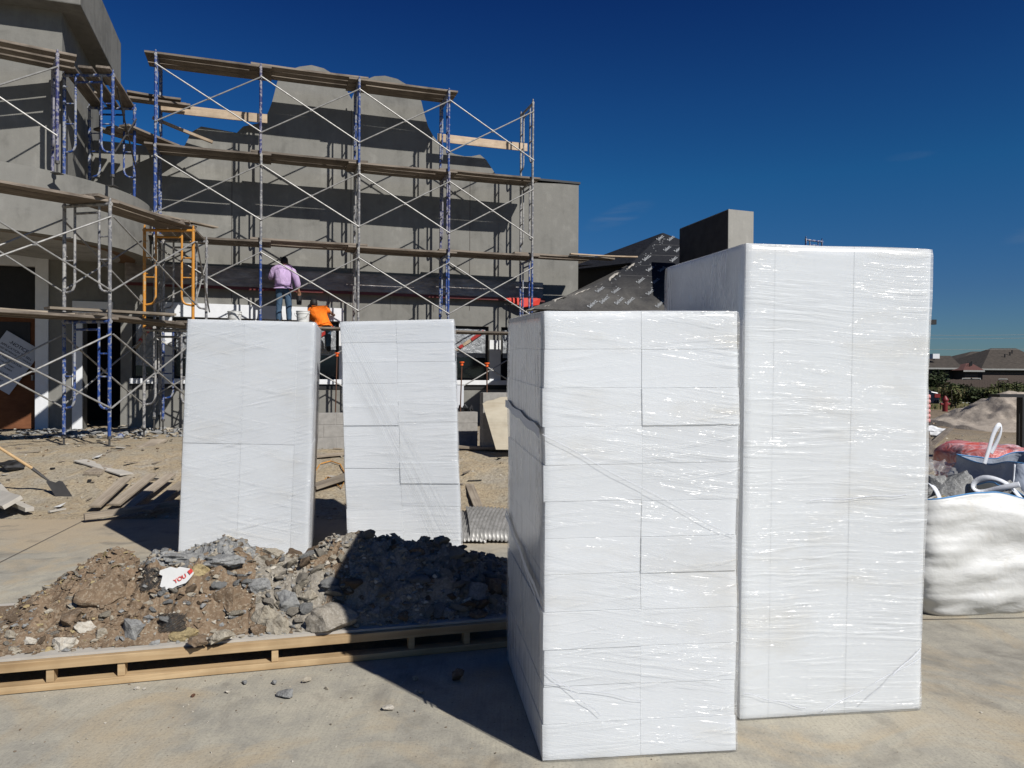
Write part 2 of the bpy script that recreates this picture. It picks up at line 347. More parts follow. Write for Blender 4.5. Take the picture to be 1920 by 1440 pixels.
# ------------------------------------------------------------------ mesh builder
class MB:
    def __init__(s): s.v = []; s.f = []; s.m = []
    def add(s, vs, fs, mi=0):
        o = len(s.v); s.v += [Vector(v) for v in vs]; s.f += [tuple(i + o for i in f) for f in fs]; s.m += [mi] * len(fs); return s
    def box(s, c, size, rot=None, mi=0):
        hx, hy, hz = size[0] / 2, size[1] / 2, size[2] / 2
        vs = [Vector((x, y, z)) for x in (-hx, hx) for y in (-hy, hy) for z in (-hz, hz)]
        if rot is not None: vs = [rot @ v for v in vs]
        c = Vector(c)
        return s.add([v + c for v in vs], [(0, 1, 3, 2), (4, 6, 7, 5), (0, 4, 5, 1), (2, 3, 7, 6), (0, 2, 6, 4), (1, 5, 7, 3)], mi)
    def wbox(s, s0, s1, d0, d1, z0, z1, mi=0):     # box in building frame
        vs = [W(a, b, c) for a in (s0, s1) for b in (d0, d1) for c in (z0, z1)]
        return s.add(vs, [(0, 1, 3, 2), (4, 6, 7, 5), (0, 4, 5, 1), (2, 3, 7, 6), (0, 2, 6, 4), (1, 5, 7, 3)], mi)
    def tube(s, pts, r, n=8, mi=0, cap=True):
        pts = [Vector(p) for p in pts]; rings = []
        rr = r if isinstance(r, (list, tuple)) else [r] * len(pts)
        prev = None
        for i, p in enumerate(pts):
            d = (pts[min(i + 1, len(pts) - 1)] - pts[max(i - 1, 0)]).normalized()
            if prev is None: a = d.orthogonal().normalized()
            else: a = (prev - d * prev.dot(d)).normalized()
            prev = a; b = d.cross(a)
            rings.append([p + (a * math.cos(2 * math.pi * k / n) + b * math.sin(2 * math.pi * k / n)) * rr[i] for k in range(n)])
        vs = [v for rg in rings for v in rg]; fs = []
        for i in range(len(rings) - 1):
            for k in range(n):
                fs.append((i * n + k, i * n + (k + 1) % n, (i + 1) * n + (k + 1) % n, (i + 1) * n + k))
        if cap: fs.append(tuple(range(n))[::-1]); fs.append(tuple((len(rings) - 1) * n + k for k in range(n)))
        return s.add(vs, fs, mi)
    def prism(s, poly, off, mi=0):                  # poly: 3D points, extruded by vector off
        n = len(poly); off = Vector(off); vs = [Vector(p) for p in poly] + [Vector(p) + off for p in poly]
        fs = [tuple(range(n))[::-1], tuple(range(n, 2 * n))] + [(i, (i + 1) % n, (i + 1) % n + n, i + n) for i in range(n)]
        return s.add(vs, fs, mi)
    def hull(s, c, size, k=16, seed=None, rot=None, sub=0, amp=.0, mi=0):
        r = random.Random(seed if seed is not None else rnd.random())
        bm = bmesh.new()
        for i in range(k):
            d = Vector((r.gauss(0, 1), r.gauss(0, 1), r.gauss(0, 1))).normalized() * r.uniform(.82, 1.0)
            bm.verts.new(d)
        res = bmesh.ops.convex_hull(bm, input=bm.verts[:])
        dele = [g for g in bm.verts if not g.link_faces]
        bmesh.ops.delete(bm, geom=dele, context='VERTS')
        if sub:
            for _ in range(sub):
                bmesh.ops.triangulate(bm, faces=bm.faces[:])
                bmesh.ops.subdivide_edges(bm, edges=bm.edges[:], cuts=1, use_grid_fill=True)
            for v in bm.verts:
                nn = noise.fractal(v.co * 1.7 + Vector((seed or 0, 3, 1)), 1.0, 2.0, 4) * amp
                v.co += v.co.normalized() * nn
        bm.verts.index_update()
        q = Matrix.Rotation(r.uniform(0, 6.28), 3, 'Z') @ Matrix.Rotation(r.uniform(-.35, .35), 3, 'X') if rot is None else rot
        vs = [q @ Vector((v.co.x * size[0], v.co.y * size[1], v.co.z * size[2])) + Vector(c) for v in bm.verts]
        fs = [tuple(v.index for v in f.verts) for f in bm.faces]
        bm.free(); return s.add(vs, fs, mi)
    def build(s, name, mats, parent=None, smooth=False, bevel=0, origin=None, sub=0):
        if not isinstance(mats, (list, tuple)): mats = [mats]
        root = parent
        while root is not None and root.parent is not None: root = root.parent
        off = Vector((0, 0, 0))
        if root is not None and 'abs' in s.__dict__.get('flags', 'abs'): off = Vector(root.location)
        if origin is not None and parent is None: off = Vector(origin)
        me = bpy.data.meshes.new(name)
        me.from_pydata([tuple(v - off) for v in s.v], [], s.f)
        for m_ in mats: me.materials.append(M[m_] if isinstance(m_, str) else m_)
        me.polygons.foreach_set('material_index', s.m)
        bm = bmesh.new(); bm.from_mesh(me); bmesh.ops.recalc_face_normals(bm, faces=bm.faces[:]); bm.to_mesh(me); bm.free()
        if smooth is True: me.polygons.foreach_set('use_smooth', [True] * len(me.polygons))
        me.update()
        o = bpy.data.objects.new(name, me); COL.objects.link(o)
        if smooth == 'auto':
            me.polygons.foreach_set('use_smooth', [True] * len(me.polygons)); me.set_sharp_from_angle(angle=R(35))
        if bevel:
            b = o.modifiers.new('bevel', 'BEVEL'); b.width = bevel; b.segments = 2; b.limit_method = 'ANGLE'
        if sub:
            b = o.modifiers.new('sub', 'SUBSURF'); b.levels = sub; b.render_levels = sub
        if parent is not None: o.parent = parent
        elif origin is not None: o.location = origin
        return o
def local(mb): mb.flags = 'loc'; return mb

def thing(name, label, cat, loc=(0, 0, 0), rz=0, group=None):
    o = bpy.data.objects.new(name, None); o.empty_display_size = .1; COL.objects.link(o)
    o.location = loc; o.rotation_euler = (0, 0, rz); tag(o, label, cat, group); return o
def tag(o, label=None, cat=None, group=None, kind=None):
    if label: o['label'] = label
    if cat: o['category'] = cat
    if group: o['group'] = group
    if kind: o['kind'] = kind
    return o
def mcopy(o, parent=None):
    c = o.copy(); COL.objects.link(c); c.parent = parent; return c
def centroid(mb):
    a = Vector((0, 0, 0))
    for v in mb.v: a += v
    a /= max(1, len(mb.v)); a.z = min(v.z for v in mb.v); return a

# ------------------------------------------------------------------ terrain
def sm(a, b, x):
    t_ = max(0, min(1, (x - a) / (b - a))); return t_ * t_ * (3 - 2 * t_)
def hgt(x, y):
    top = .55 - .27 * sm(3, 6.5, x)
    h = top * sm(8.9, 12.2, y)
    if y > 9.0:
        k = sm(9.0, 9.8, y)
        h += k * (noise.fractal(Vector((x * .9, y * .9, 0)), 1.0, 2.0, 5) * .035 + noise.noise(Vector((x * .25, y * .25, 3))) * .06 + abs(noise.noise(Vector((x * 3.4, y * 3.4, 5)))) * .03)
    return h
def build_ground():
    xs = [-2500, -600, -150, -60, -30] + [-22 + i * .11 for i in range(int(34 / .11))] + [12 + i * .5 for i in range(60)] + [60, 150, 600, 2500]
    ys = [-60, -10, 4, 8.0, 8.6] + [8.75 + i * .10 for i in range(125)] + [21.4 + i * .5 for i in range(60)] + [60, 90, 150, 400, 1200, 3500]
    vs = []; fs = []
    for y in ys:
        for x in xs:
            z = hgt(x, y) if y > 8.7 else -.03
            vs.append((x, y, z - .012 if y < 9.05 else z))
    nx = len(xs)
    for j in range(len(ys) - 1):
        for i in range(nx - 1):
            a = j * nx + i; fs.append((a, a + 1, a + 1 + nx, a + nx))
    mb = MB().add(vs, fs); o = mb.build('ground', 'dirt', smooth=True); tag(o, kind='structure')
build_ground()
mb = MB()
xs = [-30, -12] + [-9 + i * .25 for i in range(84)] + [14, 30]
ys = [-12, -2, 1.2, 8.5]
vs = []
for y in ys + [None]:
    for x in xs:
        if y is None: vs.append((x, 8.95 + noise.noise(Vector((x * .6, 0, 2))) * .14 + noise.noise(Vector((x * 3, 0, 2))) * .05, 0.0))
        else: vs.append((x, y, 0.0))
nx = len(xs); mb.add(vs, [(j * nx + i, j * nx + i + 1, (j + 1) * nx + i + 1, (j + 1) * nx + i) for j in range(len(ys)) for i in range(nx - 1)])
tag(mb.build('concrete_slab', 'concrete'), kind='structure')
# saw-cut joints as thin recess-coloured sheets
simple('joint', (.09, .08, .07), .95)
mb = MB()
def strip(a, b, w, z=.004):
    a = Vector(a); b = Vector(b); d = (b - a).normalized(); n_ = Vector((-d.y, d.x, 0)) * w / 2
    mb.add([a - n_, b - n_, b + n_, a + n_], [(0, 1, 2, 3)])
g1 = gnd(0, 1055); g2 = gnd(90, 1010); dd = (g2 - g1).normalized()
for o_ in (0,):
    strip(g1 - dd * 3 + Vector((0, 0, .004)), g2 + dd * 1.3 + Vector((0, 0, .004)), .012)
strip(gnd(1745, 1180) + Vector((-3, 0, .004)), gnd(1745, 1180) + Vector((6, .6, .004)), .01)
tag(mb.build('slab_joint', 'joint'), kind='structure')

# ------------------------------------------------------------------ main building
Dw = 1.25; TH_ = .45
bld = thing('stucco_building', 'grey stucco building under construction with a twin domed parapet behind the scaffold', 'building', W(4, Dw, .5))
outline = [(232, 268), (262, 272), (298, 271), (330, 276), (346, 273), (352, 262), (357, 249), (377, 237), (412, 243), (444, 249), (456, 237), (484, 231), (497, 222), (505, 205), (511, 188), (520, 153),
           (530, 139), (543, 131), (561, 125), (584, 122), (607, 128), (631, 143), (648, 164), (659, 186), (668, 164), (684, 150), (702, 143), (722, 142), (745, 148), (765, 160), (780, 172), (790, 190), (796, 215), (803, 238), (813, 256), (826, 272),
           (842, 284), (853, 289), (871, 293), (884, 293), (900, 290), (912, 300), (921, 314), (932, 331), (993, 342), (1085, 346)]
pts = [wallpt(x, y, Dw) for x, y in outline]
send = pts[-1][0]
pts = [(-4.9, pts[0][1])] + pts
ZL = 3.08; ZB = .3
low = [(-4.9, 4.1), (-4.4, 4.1), (-4.4, 4.12), (-2.51, 4.12), (-2.51, 4.1)]
# upper wall above ZU, strips below with openings
ZU = 4.15
poly = [W(s, Dw, z) for s, z in pts] + [W(send, Dw, ZU), W(-4.9, Dw, ZU)]
mb = MB(); mb.prism(poly, N * TH_)
zr = wallpt(1084, 520, Dw)[1]
# lower strips
op = [(-4.4, -2.51, ZB, 4.12), (-1.6, -.85, ZB, 3.05), (-.62, -.06, 1.68, ZL), (.22, 1.95, 1.68, ZL), (2.15, 3.95, 1.68, ZL), (4.15, 5.7, 1.68, ZL), (5.95, 7.77, 1.68, ZL), (8.11, 9.7, 1.68, ZL)]
cur = -4.9
for a, b, z0, z1 in op:
    mb.wbox(cur, a, Dw, Dw + TH_, ZB, ZU)
    if z0 > ZB: mb.wbox(a, b, Dw, Dw + TH_, ZB, z0)
    mb.wbox(a, b, Dw, Dw + TH_, z1, ZU)
    cur = b
mb.wbox(cur, send, Dw, Dw + TH_, ZB, ZU)
mb.wbox(send - .45, send, Dw + TH_, 9, ZB, 6.0)   # return of the right end
mb.build('wall', 'stucco', bld)
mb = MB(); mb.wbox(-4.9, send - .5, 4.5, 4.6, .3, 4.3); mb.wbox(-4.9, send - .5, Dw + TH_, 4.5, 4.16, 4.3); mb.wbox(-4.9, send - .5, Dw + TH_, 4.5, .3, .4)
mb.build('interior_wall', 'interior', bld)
mb = MB(); mb.wbox(pts[-3][0] + .05, send + .04, Dw - .03, Dw + TH_, pts[-1][1] + .005, pts[-1][1] + .06)
p0 = wallpt(932, 331, Dw)
mb.build('coping', 'flashing', bld)
# control joints
for px in (434, 657, 880):
    s_ = sx(px); mb = MB(); zt = {434: 7.2, 657: 8.3, 880: 7.0}[px]
    mb.wbox(s_ - .008, s_ + .008, Dw - .003, Dw + .002, ZL + .4, zt); mb.build('control_joint', 'joint', bld)
for s_ in (-.2, .9, 2.8, 3.7, 5.2, 6.3, 8.3):
    mb = MB(); mb.wbox(s_ - .006, s_ + .006, Dw - .003, Dw + .002, 3.42, 3.72); mb.build('panel_joint', 'joint', bld)
# trims
mb = MB(); mb.wbox(-.02, 4.05, Dw - .05, Dw + .02, ZL + .02, ZL + .34); mb.build('window_header', 'white_trim', bld)
mb = MB(); mb.wbox(-.66, send - .5, Dw - .07, Dw + .02, 1.56, 1.68); mb.build('window_sill', 'white_trim', bld, bevel=.006)
mb = MB(); mb.wbox(-.66, send - .5, Dw - .02, Dw + .02, 1.44, 1.56); mb.build('sill_flashing', 'flashing', bld)
for a, b in ((-.06, .22), (1.95, 2.15), (3.95, 4.15), (5.7, 5.95), (7.79, 8.09)):
    mb = MB(); mb.wbox(a, b, Dw - .03, Dw - .001, 1.68, ZL - .35 if a > 5 else ZL); mb.build('window_mullion', 'white_trim', bld)
for i, (a, b, z0, z1) in enumerate(op[2:]):
    mb = MB(); f_ = .06
    mb.wbox(a, b, Dw + .1, Dw + .16, z0, z0 + f_); mb.wbox(a, b, Dw + .1, Dw + .16, z1 - f_, z1)
    mb.wbox(a, a + f_, Dw + .1, Dw + .16, z0 + f_, z1 - f_); mb.wbox(b - f_, b, Dw + .1, Dw + .16, z0 + f_, z1 - f_)
    fr = mb.build('window', 'black', bld)
    mb = MB(); mb.wbox(a + f_, b - f_, Dw + .125, Dw + .135, z0 + f_, z1 - f_); mb.build('pane', 'dark_glass', fr)
    mb = MB(); nn = 14; vs = []; fs = []
    zlo = z0 + (z1 - z0) * (.42 if i != 0 else .2)
    for j in range(9):
        for k in range(nn + 1):
            s_ = a + .07 + (b - a - .14) * k / nn; z = zlo + .05 * noise.noise(Vector((s_ * 3, i, 0))) + (z1 - .08 - zlo) * j / 8
            vs.append(W(s_, Dw + .07 + .03 * noise.noise(Vector((s_ * 4, z * 4, i))), z))
    for j in range(8):
        for k in range(nn): q = j * (nn + 1) + k; fs.append((q, q + 1, q + 2 + nn, q + 1 + nn))
    mb.add(vs, fs); mb.build('plastic_sheet', 'sheet_plastic', fr, smooth=True)
    mb = MB()
    s0_, s1_ = b - .12, b - .12 - .9 if b - a > 1 else b - .5
    A_, B_ = W(s0_, Dw + .02, z1 - .12), W(s1_, Dw + .02, z1 - .72)
    dv = (B_ - A_).normalized(); up = Vector((-dv.z * U.x, -dv.z * U.y, dv.dot(U))) * .04
    for q0, q1, mi in ((0, .38, 0), (.4, .62, 1), (.63, .74, 0), (.75, 1, 1)):
        a_ = A_.lerp(B_, q0); b_ = A_.lerp(B_, q1); mb.prism([a_ - up, b_ - up, b_ + up, a_ + up], N * .004, mi)
    mb.build('tape', ['red_tape', 'board_face'], fr)
# entrance door
mb = MB(); mb.wbox(-2.51, -2.26, Dw - .05, Dw + .12, .55, 4.33); mb.wbox(-4.66, -2.51, Dw - .05, Dw + .12, 4.10, 4.33); mb.wbox(-4.66, -4.4, Dw - .05, Dw + .12, .55, 4.10)
mb.build('door_casing', 'white_trim', bld, bevel=.006)
mb = MB(); mb.wbox(-4.38, -2.53, Dw + .28, Dw + .33, .56, 3.0); dr = mb.build('door', 'door_brown', bld)
mb = MB(); mb.wbox(-4.38, -2.53, Dw + .28, Dw + .31, 3.05, 4.1); mb.build('transom', 'black', bld)
mb = MB()
for a in (-4.25, -3.4):
    mb.wbox(a, a + .72, Dw + .265, Dw + .28, 1.75, 2.9)
mb.build('door_pane', 'black', dr)
mb = MB(); p = W(-2.63, Dw + .25, 1.62); mb.tube([p, p + Vector((0, 0, .12))], .03, 10); mb.build('handle', 'galvanised', dr)
# second doorway
mb = MB(); mb.wbox(-1.80, -1.6, Dw - .05, Dw + .10, .55, 3.05); mb.wbox(-1.80, -1.0, Dw - .05, Dw + .10, 3.05, 3.38); mb.build('door_casing', 'white_trim', bld, bevel=.006)
# sign band
mb = MB(); mb.wbox(-.75, sx(1015), Dw - .16, Dw - .001, 3.82, 4.28); sb_ = mb.build('wrapped_fascia', 'wrapped_sign', bld, bevel=.03)
mb = MB(); mb.wbox(-.77, sx(1017), Dw - .172, Dw - .162, 3.76, 3.83); mb.build('hem', 'hem_red', sb_)
mb = MB(); r0_, r1_ = sx(948, Dw - .2), sx(1014, Dw - .2); mb.prism([W(r0_, Dw - .2, 3.83), W(r1_, Dw - .2, 3.86), W(r1_ - .05, Dw - .2, 3.68), W((r0_ + r1_) / 2, Dw - .22, 3.60), W(r0_ + .1, Dw - .2, 3.74)], N * .01); simple('red_flap', (.62, .04, .02), .4); mb.build('red_flap', 'red_flap', sb_)
# rotunda canopy
CX, CY, CR = -10.9, 15.1, 3.25
def arc(r, a0=-115, a1=62, n=64): return [(CX + r * math.cos(R(a0 + (a1 - a0) * i / n)), CY + r * math.sin(R(a0 + (a1 - a0) * i / n))) for i in range(n + 1)]
ao = arc(CR); ai = arc(CR - .3); mb = MB(); zt, zb = 5.36, 4.22
n = len(ao); vs = [(x, y, zb) for x, y in ao] + [(x, y, zt) for x, y in ao] + [(x, y, zt) for x, y in ai] + [(x, y, zb) for x, y in ai]
fs = []
for i in range(n - 1):
    for k in range(4): a = k * n + i; b = ((k + 1) % 4) * n + i; fs.append((a, a + 1, b + 1, b))
mb.add(vs, fs); mb.build('canopy_band', 'stucco', bld, smooth='auto')
mb = MB(); mb.prism([(x, y, zb + .05) for x, y in ai], (0, 0, .06)); mb.build('canopy_soffit', 'soffit', bld)
mb = MB(); mb.prism([(x, y, 5.2) for x, y in ai], (0, 0, .06)); mb.build('canopy_deck', 'cement_board', bld)
mb = MB(); r2 = arc(CR - .32); r3 = arc(CR - .62); vs = [(x, y, zb + .045) for x, y in r2] + [(x, y, zb + .045) for x, y in r3]
mb.add(vs, [(i, i + 1, n + i + 1, n + i) for i in range(n - 1)]); mb.build('soffit_edge', 'underside', bld)
# tower
mb = MB(); mb.wbox(-9, -1.417, -1.385, 2.0, 5.27, 8.59); mb.build('tower_wall', 'stucco', bld)
mb = MB(); mb.wbox(-9.5, -1.03, -1.8, 2.29, 8.57, 9.6); mb.build('tower_cornice', 'stucco', bld, bevel=.02)

# ------------------------------------------------------------------ low hip roof wing + chimney
wing = thing('roofed_wing', 'low building wing with a black underlayment hip roof right of the stucco wall', 'building', W(11, 2.5, .4))
L0 = at(990, 580, 17.0); L1 = at(1060, 556, 17.6); M1 = at(1133, 527, 18.6); M2 = at(1185, 494, 19.6); A0 = at(1243, 438, 21.2)
R0 = at(1560, 600, 19.4); R0.z = L0.z - .05; R1 = at(1330, 472, 21.2); B0 = at(1084, 497, 22.5); B1 = at(1080, 506, 21.6)
def tri_surface(name, rows, matn, parent, nsub=14, th=.05):
    vs = []; fs = []
    for r_ in rows:
        a, b = r_
        for k in range(nsub + 1): vs.append(a.lerp(b, k / nsub))
    for j in range(len(rows) - 1):
        for k in range(nsub): q = j * (nsub + 1) + k; fs.append((q, q + 1, q + nsub + 2, q + nsub + 1))
    mb = MB().add(vs, fs); o = mb.build(name, matn, parent)
    sm_ = o.modifiers.new('th', 'SOLIDIFY'); sm_.thickness = th; sm_.offset = 0
    return o
def onedge(z):  # right border point at height z along R0-R1
    k = (z - R0.z) / (R1.z - R0.z); return R0.lerp(R1, k)
rows = [(L0, R0), (L1, onedge(L1.z)), (M1, onedge(M1.z)), (M2, onedge(M2.z)), (A0, R1 + Vector((0, 0, 0)))]
front = tri_surface('roof', rows, 'underlayment', wing)
rows = [(B1, M2), (B0, A0)]
tri_surface('roof', rows, 'underlayment', wing, 4)
# sunlit folded edge on the left eave
mb = MB()
ed = [L0, L1, M1, M2]
ed2 = []
for a, b in zip(ed[:-1], ed[1:]):
    for k in range(7): ed2.append(a.lerp(b, k / 7) + Vector((rnd.uniform(-.03, .05), rnd.uniform(-.03, .03), rnd.uniform(-.05, .03))))
ed2.append(ed[-1])
for a, b in zip(ed2[:-1], ed2[1:]):
    d_ = Vector((-.04, -.02, -.02)); mb.add([a + d_, b + d_, b + Vector((.07, -.04, .01)), a + Vector((.09, -.04, -.01)), a + d_ - Vector((0, 0, .05)), b + d_ - Vector((0, 0, .05))], [(0, 1, 2, 3), (0, 4, 5, 1)])
mb.build('eave_trim', 'cement_board', wing)
mb = MB()   # near-black sheet put in for the shade of the recess and gable below
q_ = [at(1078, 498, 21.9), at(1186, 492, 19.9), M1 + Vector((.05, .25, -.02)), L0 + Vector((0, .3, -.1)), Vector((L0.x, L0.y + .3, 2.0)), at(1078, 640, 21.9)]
mb.add(q_, [(0, 1, 2, 3, 4, 5)]); mb.build('recess_shade', 'interior', wing)
mb = MB(); mb.prism([(L0.x + .3, L0.y + .5, .3), (R0.x, R0.y + .5, .3), (R0.x, R0.y + .5, L0.z - .08), (L0.x + .3, L0.y + .5, L0.z - .08)], N * .3); mb.build('wall', 'stucco_grey', wing)
mb = MB(); c0 = at(1085, 478, 24); mb.prism([at(1086, 479, 24), at(1112, 479, 24), at(1120, 485, 24), at(1086, 486, 24)], (0, 1, 0)); mb.build('parapet_cap', 'white_trim', wing)
# printed words on the underlayment: text following the slope
def text_mesh(word, size, ext=.0):
    cu = bpy.data.curves.new('t', 'FONT'); cu.body = word; cu.size = size; cu.extrude = ext; cu.align_x = 'CENTER'; cu.align_y = 'CENTER'; cu.offset = size * .018
    o = bpy.data.objects.new('t', cu); COL.objects.link(o); bpy.context.view_layer.update()
    me = bpy.data.meshes.new_from_object(o.evaluated_get(bpy.context.evaluated_depsgraph_get()))
    vs = [v.co.copy() for v in me.vertices]; fs = [tuple(p.vertices) for p in me.polygons]
    bpy.data.objects.remove(o); bpy.data.curves.remove(cu); bpy.data.meshes.remove(me); return vs, fs
from mathutils.bvhtree import BVHTree
def bvh_of(o):
    me = o.data; return BVHTree.FromPolygons([o.matrix_basis @ v.co + (Vector(o.parent.location) if o.parent else Vector()) for v in me.vertices], [tuple(p.vertices) for p in me.polygons])
bv = bvh_of(front)
tv, tf = text_mesh('Select', .125)
mb = MB()
words = [(1237, 448), (1257, 449), (1250, 468), (1270, 470), (1211, 486), (1262, 488), (1218, 506), (1240, 507), (1200, 528), (1228, 529), (1124, 545), (1154, 547), (1218, 550), (1132, 564), (1160, 566), (1180, 566), (1236, 572), (1284, 458), (1285, 488), (1262, 525), (1110, 572)]
Uup = None
for x, y in words:
    d = ray(x, y); hit = bv.ray_cast(Vector((0, 0, CAMZ)), d.normalized())
    if hit[0] is None: continue
    p, nn = hit[0], hit[1]
    if nn.dot(d) > 0: nn = -nn
    ax = (U - nn * U.dot(nn)).normalized(); ay = nn.cross(ax)
    if ay.z < 0: ay = -ay
    ca, sa = math.cos(R(42)), math.sin(R(42)); e1 = ax * ca + ay * sa; e2 = -ax * sa + ay * ca
    mb.add([p + nn * .04 + e1 * v.x * 1.25 + e2 * v.y * 1.1 for v in tv], tf)
mb.build('printed_words', 'roof_print', wing)
mb = MB()
r_ = random.Random(3)
for i in range(70):
    x = r_.uniform(1110, 1300); y = r_.choice([459, 478, 497, 516, 540, 556]) + r_.uniform(-2, 2) + (x - 1200) * .03
    if i > 40: k = r_.random(); q_ = [(1133, 527), (1185, 494), (1243, 438)]; a_, b_ = (q_[0], q_[1]) if k < .5 else (q_[1], q_[2]); kk = r_.random(); x = a_[0] + (b_[0] - a_[0]) * kk + r_.uniform(3, 14); y = a_[1] + (b_[1] - a_[1]) * kk + r_.uniform(2, 8)
    d = ray(x, y); hit = bv.ray_cast(Vector((0, 0, CAMZ)), d.normalized())
    if hit[0] is None: continue
    mb.box(hit[0] - d.normalized() * .04, (.028, .028, .02))
tag(mb.build('nail_caps', 'roof_print', wing), kind='stuff')
for (xa, ya, xb, yb) in ((1225, 459, 1320, 462), (1205, 478, 1300, 481), (1180, 497, 1265, 500), (1160, 516, 1245, 520), (1130, 540, 1245, 541), (1090, 555, 1240, 560)):
    prev = None; mb = MB()
    for k in range(9):
        x = xa + (xb - xa) * k / 8; y = ya + (yb - ya) * k / 8
        d = ray(x, y); hit = bv.ray_cast(Vector((0, 0, CAMZ)), d.normalized())
        if hit[0] is None: prev = None; continue
        p = hit[0] - d.normalized() * .035
        if prev is not None: mb.tube([prev, p], .012, 5)
        prev = p
    mb.build('lap_seam', 'black', wing)
# chimney
ch = thing('chimney_stack', 'rectangular stucco chimney block with one black side above the dark roof', 'chimney', at(1365, 560, 17.2))
a = at(1366, 392, 17.0); b = at(1413, 394, 17.25); c = at(1275, 424, 19.2); d_ = b + (c - a)
for p in (b, c, d_): p.z = a.z
def quadbox(name, ps, z0, mt, par):
    mb = MB(); mb.prism([Vector((p.x, p.y, z0)) for p in ps], (0, 0, ps[0].z - z0)); return mb.build(name, mt, par)
quadbox('masonry', (a, b, d_, c), 3.2, 'chimney_stucco', ch)
nL = Vector((c.y - a.y, -(c.x - a.x), 0)).normalized() * -.012
mb = MB(); simple('side_black', (.030, .030, .032), .75, var=.4, nscale=4)
mb.prism([Vector((a.x, a.y, 3.2)), Vector((c.x, c.y, 3.2)), c - Vector((0, 0, .02)), a - Vector((0, 0, .02))], nL if nL.x < 0 else -nL); mb.build('black_side', 'side_black', ch)  # thin near-black panel over the left side

# ------------------------------------------------------------------ scaffolds
FH = 1.93
def frame_mesh(name, paint, w=.9, h=FH):
    mb = MB(); ro, ri = .029, .021
    for x in (0, w): mb.tube([(x, 0, 0), (x, 0, h)], ro, 10); mb.tube([(x, 0, h), (x, 0, h + .06)], .018, 8)
    mb.tube([(-.03, 0, h - .04), (w + .03, 0, h - .04)], ro, 8)
    i0, i1 = .21, w - .21
    mb.tube([(i0, 0, h - .17), (i1, 0, h - .17)], ri, 8)
    for sgn, xo, xi in ((1, 0, i0), (-1, w, i1)):
        p = [(xi, 0, h - .05), (xi, 0, .62)] + [(xi - sgn * .10 * (1 - math.cos(a_)) , 0, .62 - .16 * math.sin(a_)) for a_ in (.4, .8, 1.2, 1.57)] + [(xo, 0, .44)]
        mb.tube(p, ri, 8)
        for z in (.98, 1.36): mb.tube([(xo, 0, z), (xi, 0, z)], .015, 6)
        for z in (.46, 1.68, 1.05): mb.tube([(xo, -.01, z), (xo + sgn * .06, -.0, z + .0)], .008, 5)
    me = bpy.data.meshes.new(name); me.from_pydata([tuple(v) for v in mb.v], [], mb.f); me.materials.append(M[paint])
    me.polygons.foreach_set('use_smooth', [True] * len(me.polygons)); me.set_sharp_from_angle(angle=R(50)); return me
FM = {k: frame_mesh('frame_' + k, k) for k in ('blue_paint', 'violet_paint', 'grey_paint', 'yellow_paint', 'dark_paint')}
def put_frame(root, po, pi_, z, paint, name='scaffold_frame'):
    o = bpy.data.objects.new(name, FM[paint]); COL.objects.link(o); o.parent = root
    po = Vector((po[0], po[1], 0)); pi_ = Vector((pi_[0], pi_[1], 0)); d = pi_ - po
    o.location = Vector((po.x, po.y, z)) - Vector(root.location); o.rotation_euler = (0, 0, math.atan2(d.y, d.x)); o.scale = (d.length / .9, 1, 1)
    return o
def put_brace(root, a, b, z, mt='galvanised'):
    a = Vector((a[0], a[1], 0)); b = Vector((b[0], b[1], 0)); mb = MB()
    off = Vector((b.y - a.y, -(b.x - a.x), 0)).normalized() * .035
    for o_, za, zb_ in ((1, .46, 1.68), (1.9, 1.68, .46)):
        p, q = a + off * o_ + Vector((0, 0, z + za)), b + off * o_ + Vector((0, 0, z + zb_))
        mb.tube([p, q], .0155, 8)
    m_ = (a + b) / 2 + off * 1.45 + Vector((0, 0, z + 1.07)); mb.box(m_, (.05, .05, .06))
    mb.build('cross_brace', mt, root, smooth='auto')
def put_jack(root, p, z0, z1):
    mb = MB(); mb.tube([(p[0], p[1], z0), (p[0], p[1], z1)], .017, 8); mb.box((p[0], p[1], z0 + .006), (.15, .15, .012)); mb.tube([(p[0], p[1], z1 - .05), (p[0], p[1], z1)], .04, 6)
    mb.build('screw_jack', 'steel_dark', root)

ORD = ['front', 'middle', 'back']
def plank(a, b, z, label, group, w=.235, th=.042, mt='plank_wood', tilt=0, ext=.22, roll=0, name='scaffold_plank'):
    a = Vector((a[0], a[1], 0)); b = Vector((b[0], b[1], 0)); d = b - a; L = d.length + 2 * ext
    mb = MB(); nn = 10
    for i in range(nn):   # slightly bowed board
        pass
    vs = []; fs = []
    sag = rnd.uniform(-.018, .004); wv = rnd.uniform(-.01, .01)
    for i in range(nn + 1):
        x = -L / 2 + L * i / nn; zz = sag * (1 - (2 * i / nn - 1) ** 2); yy = wv * math.sin(3 * i / nn)
        vs += [(x, yy - w / 2, zz - th / 2), (x, yy + w / 2, zz - th / 2), (x, yy + w / 2, zz + th / 2), (x, yy - w / 2, zz + th / 2)]
    for i in range(nn):
        for k in range(4): q = i * 4 + k; q2 = i * 4 + (k + 1) % 4; fs.append((q, q2, q2 + 4, q + 4))
    fs += [(0, 1, 2, 3), tuple(nn * 4 + k for k in (3, 2, 1, 0))]
    mb.add(vs, fs); o = mb.build(name, mt)
    c = (a + b) / 2; o.location = (c.x, c.y, z + th / 2)
    o.rotation_euler = (roll, tilt, math.atan2(d.y, d.x) + rnd.uniform(-.006, .006))
    tag(o, label, 'plank', group); return o

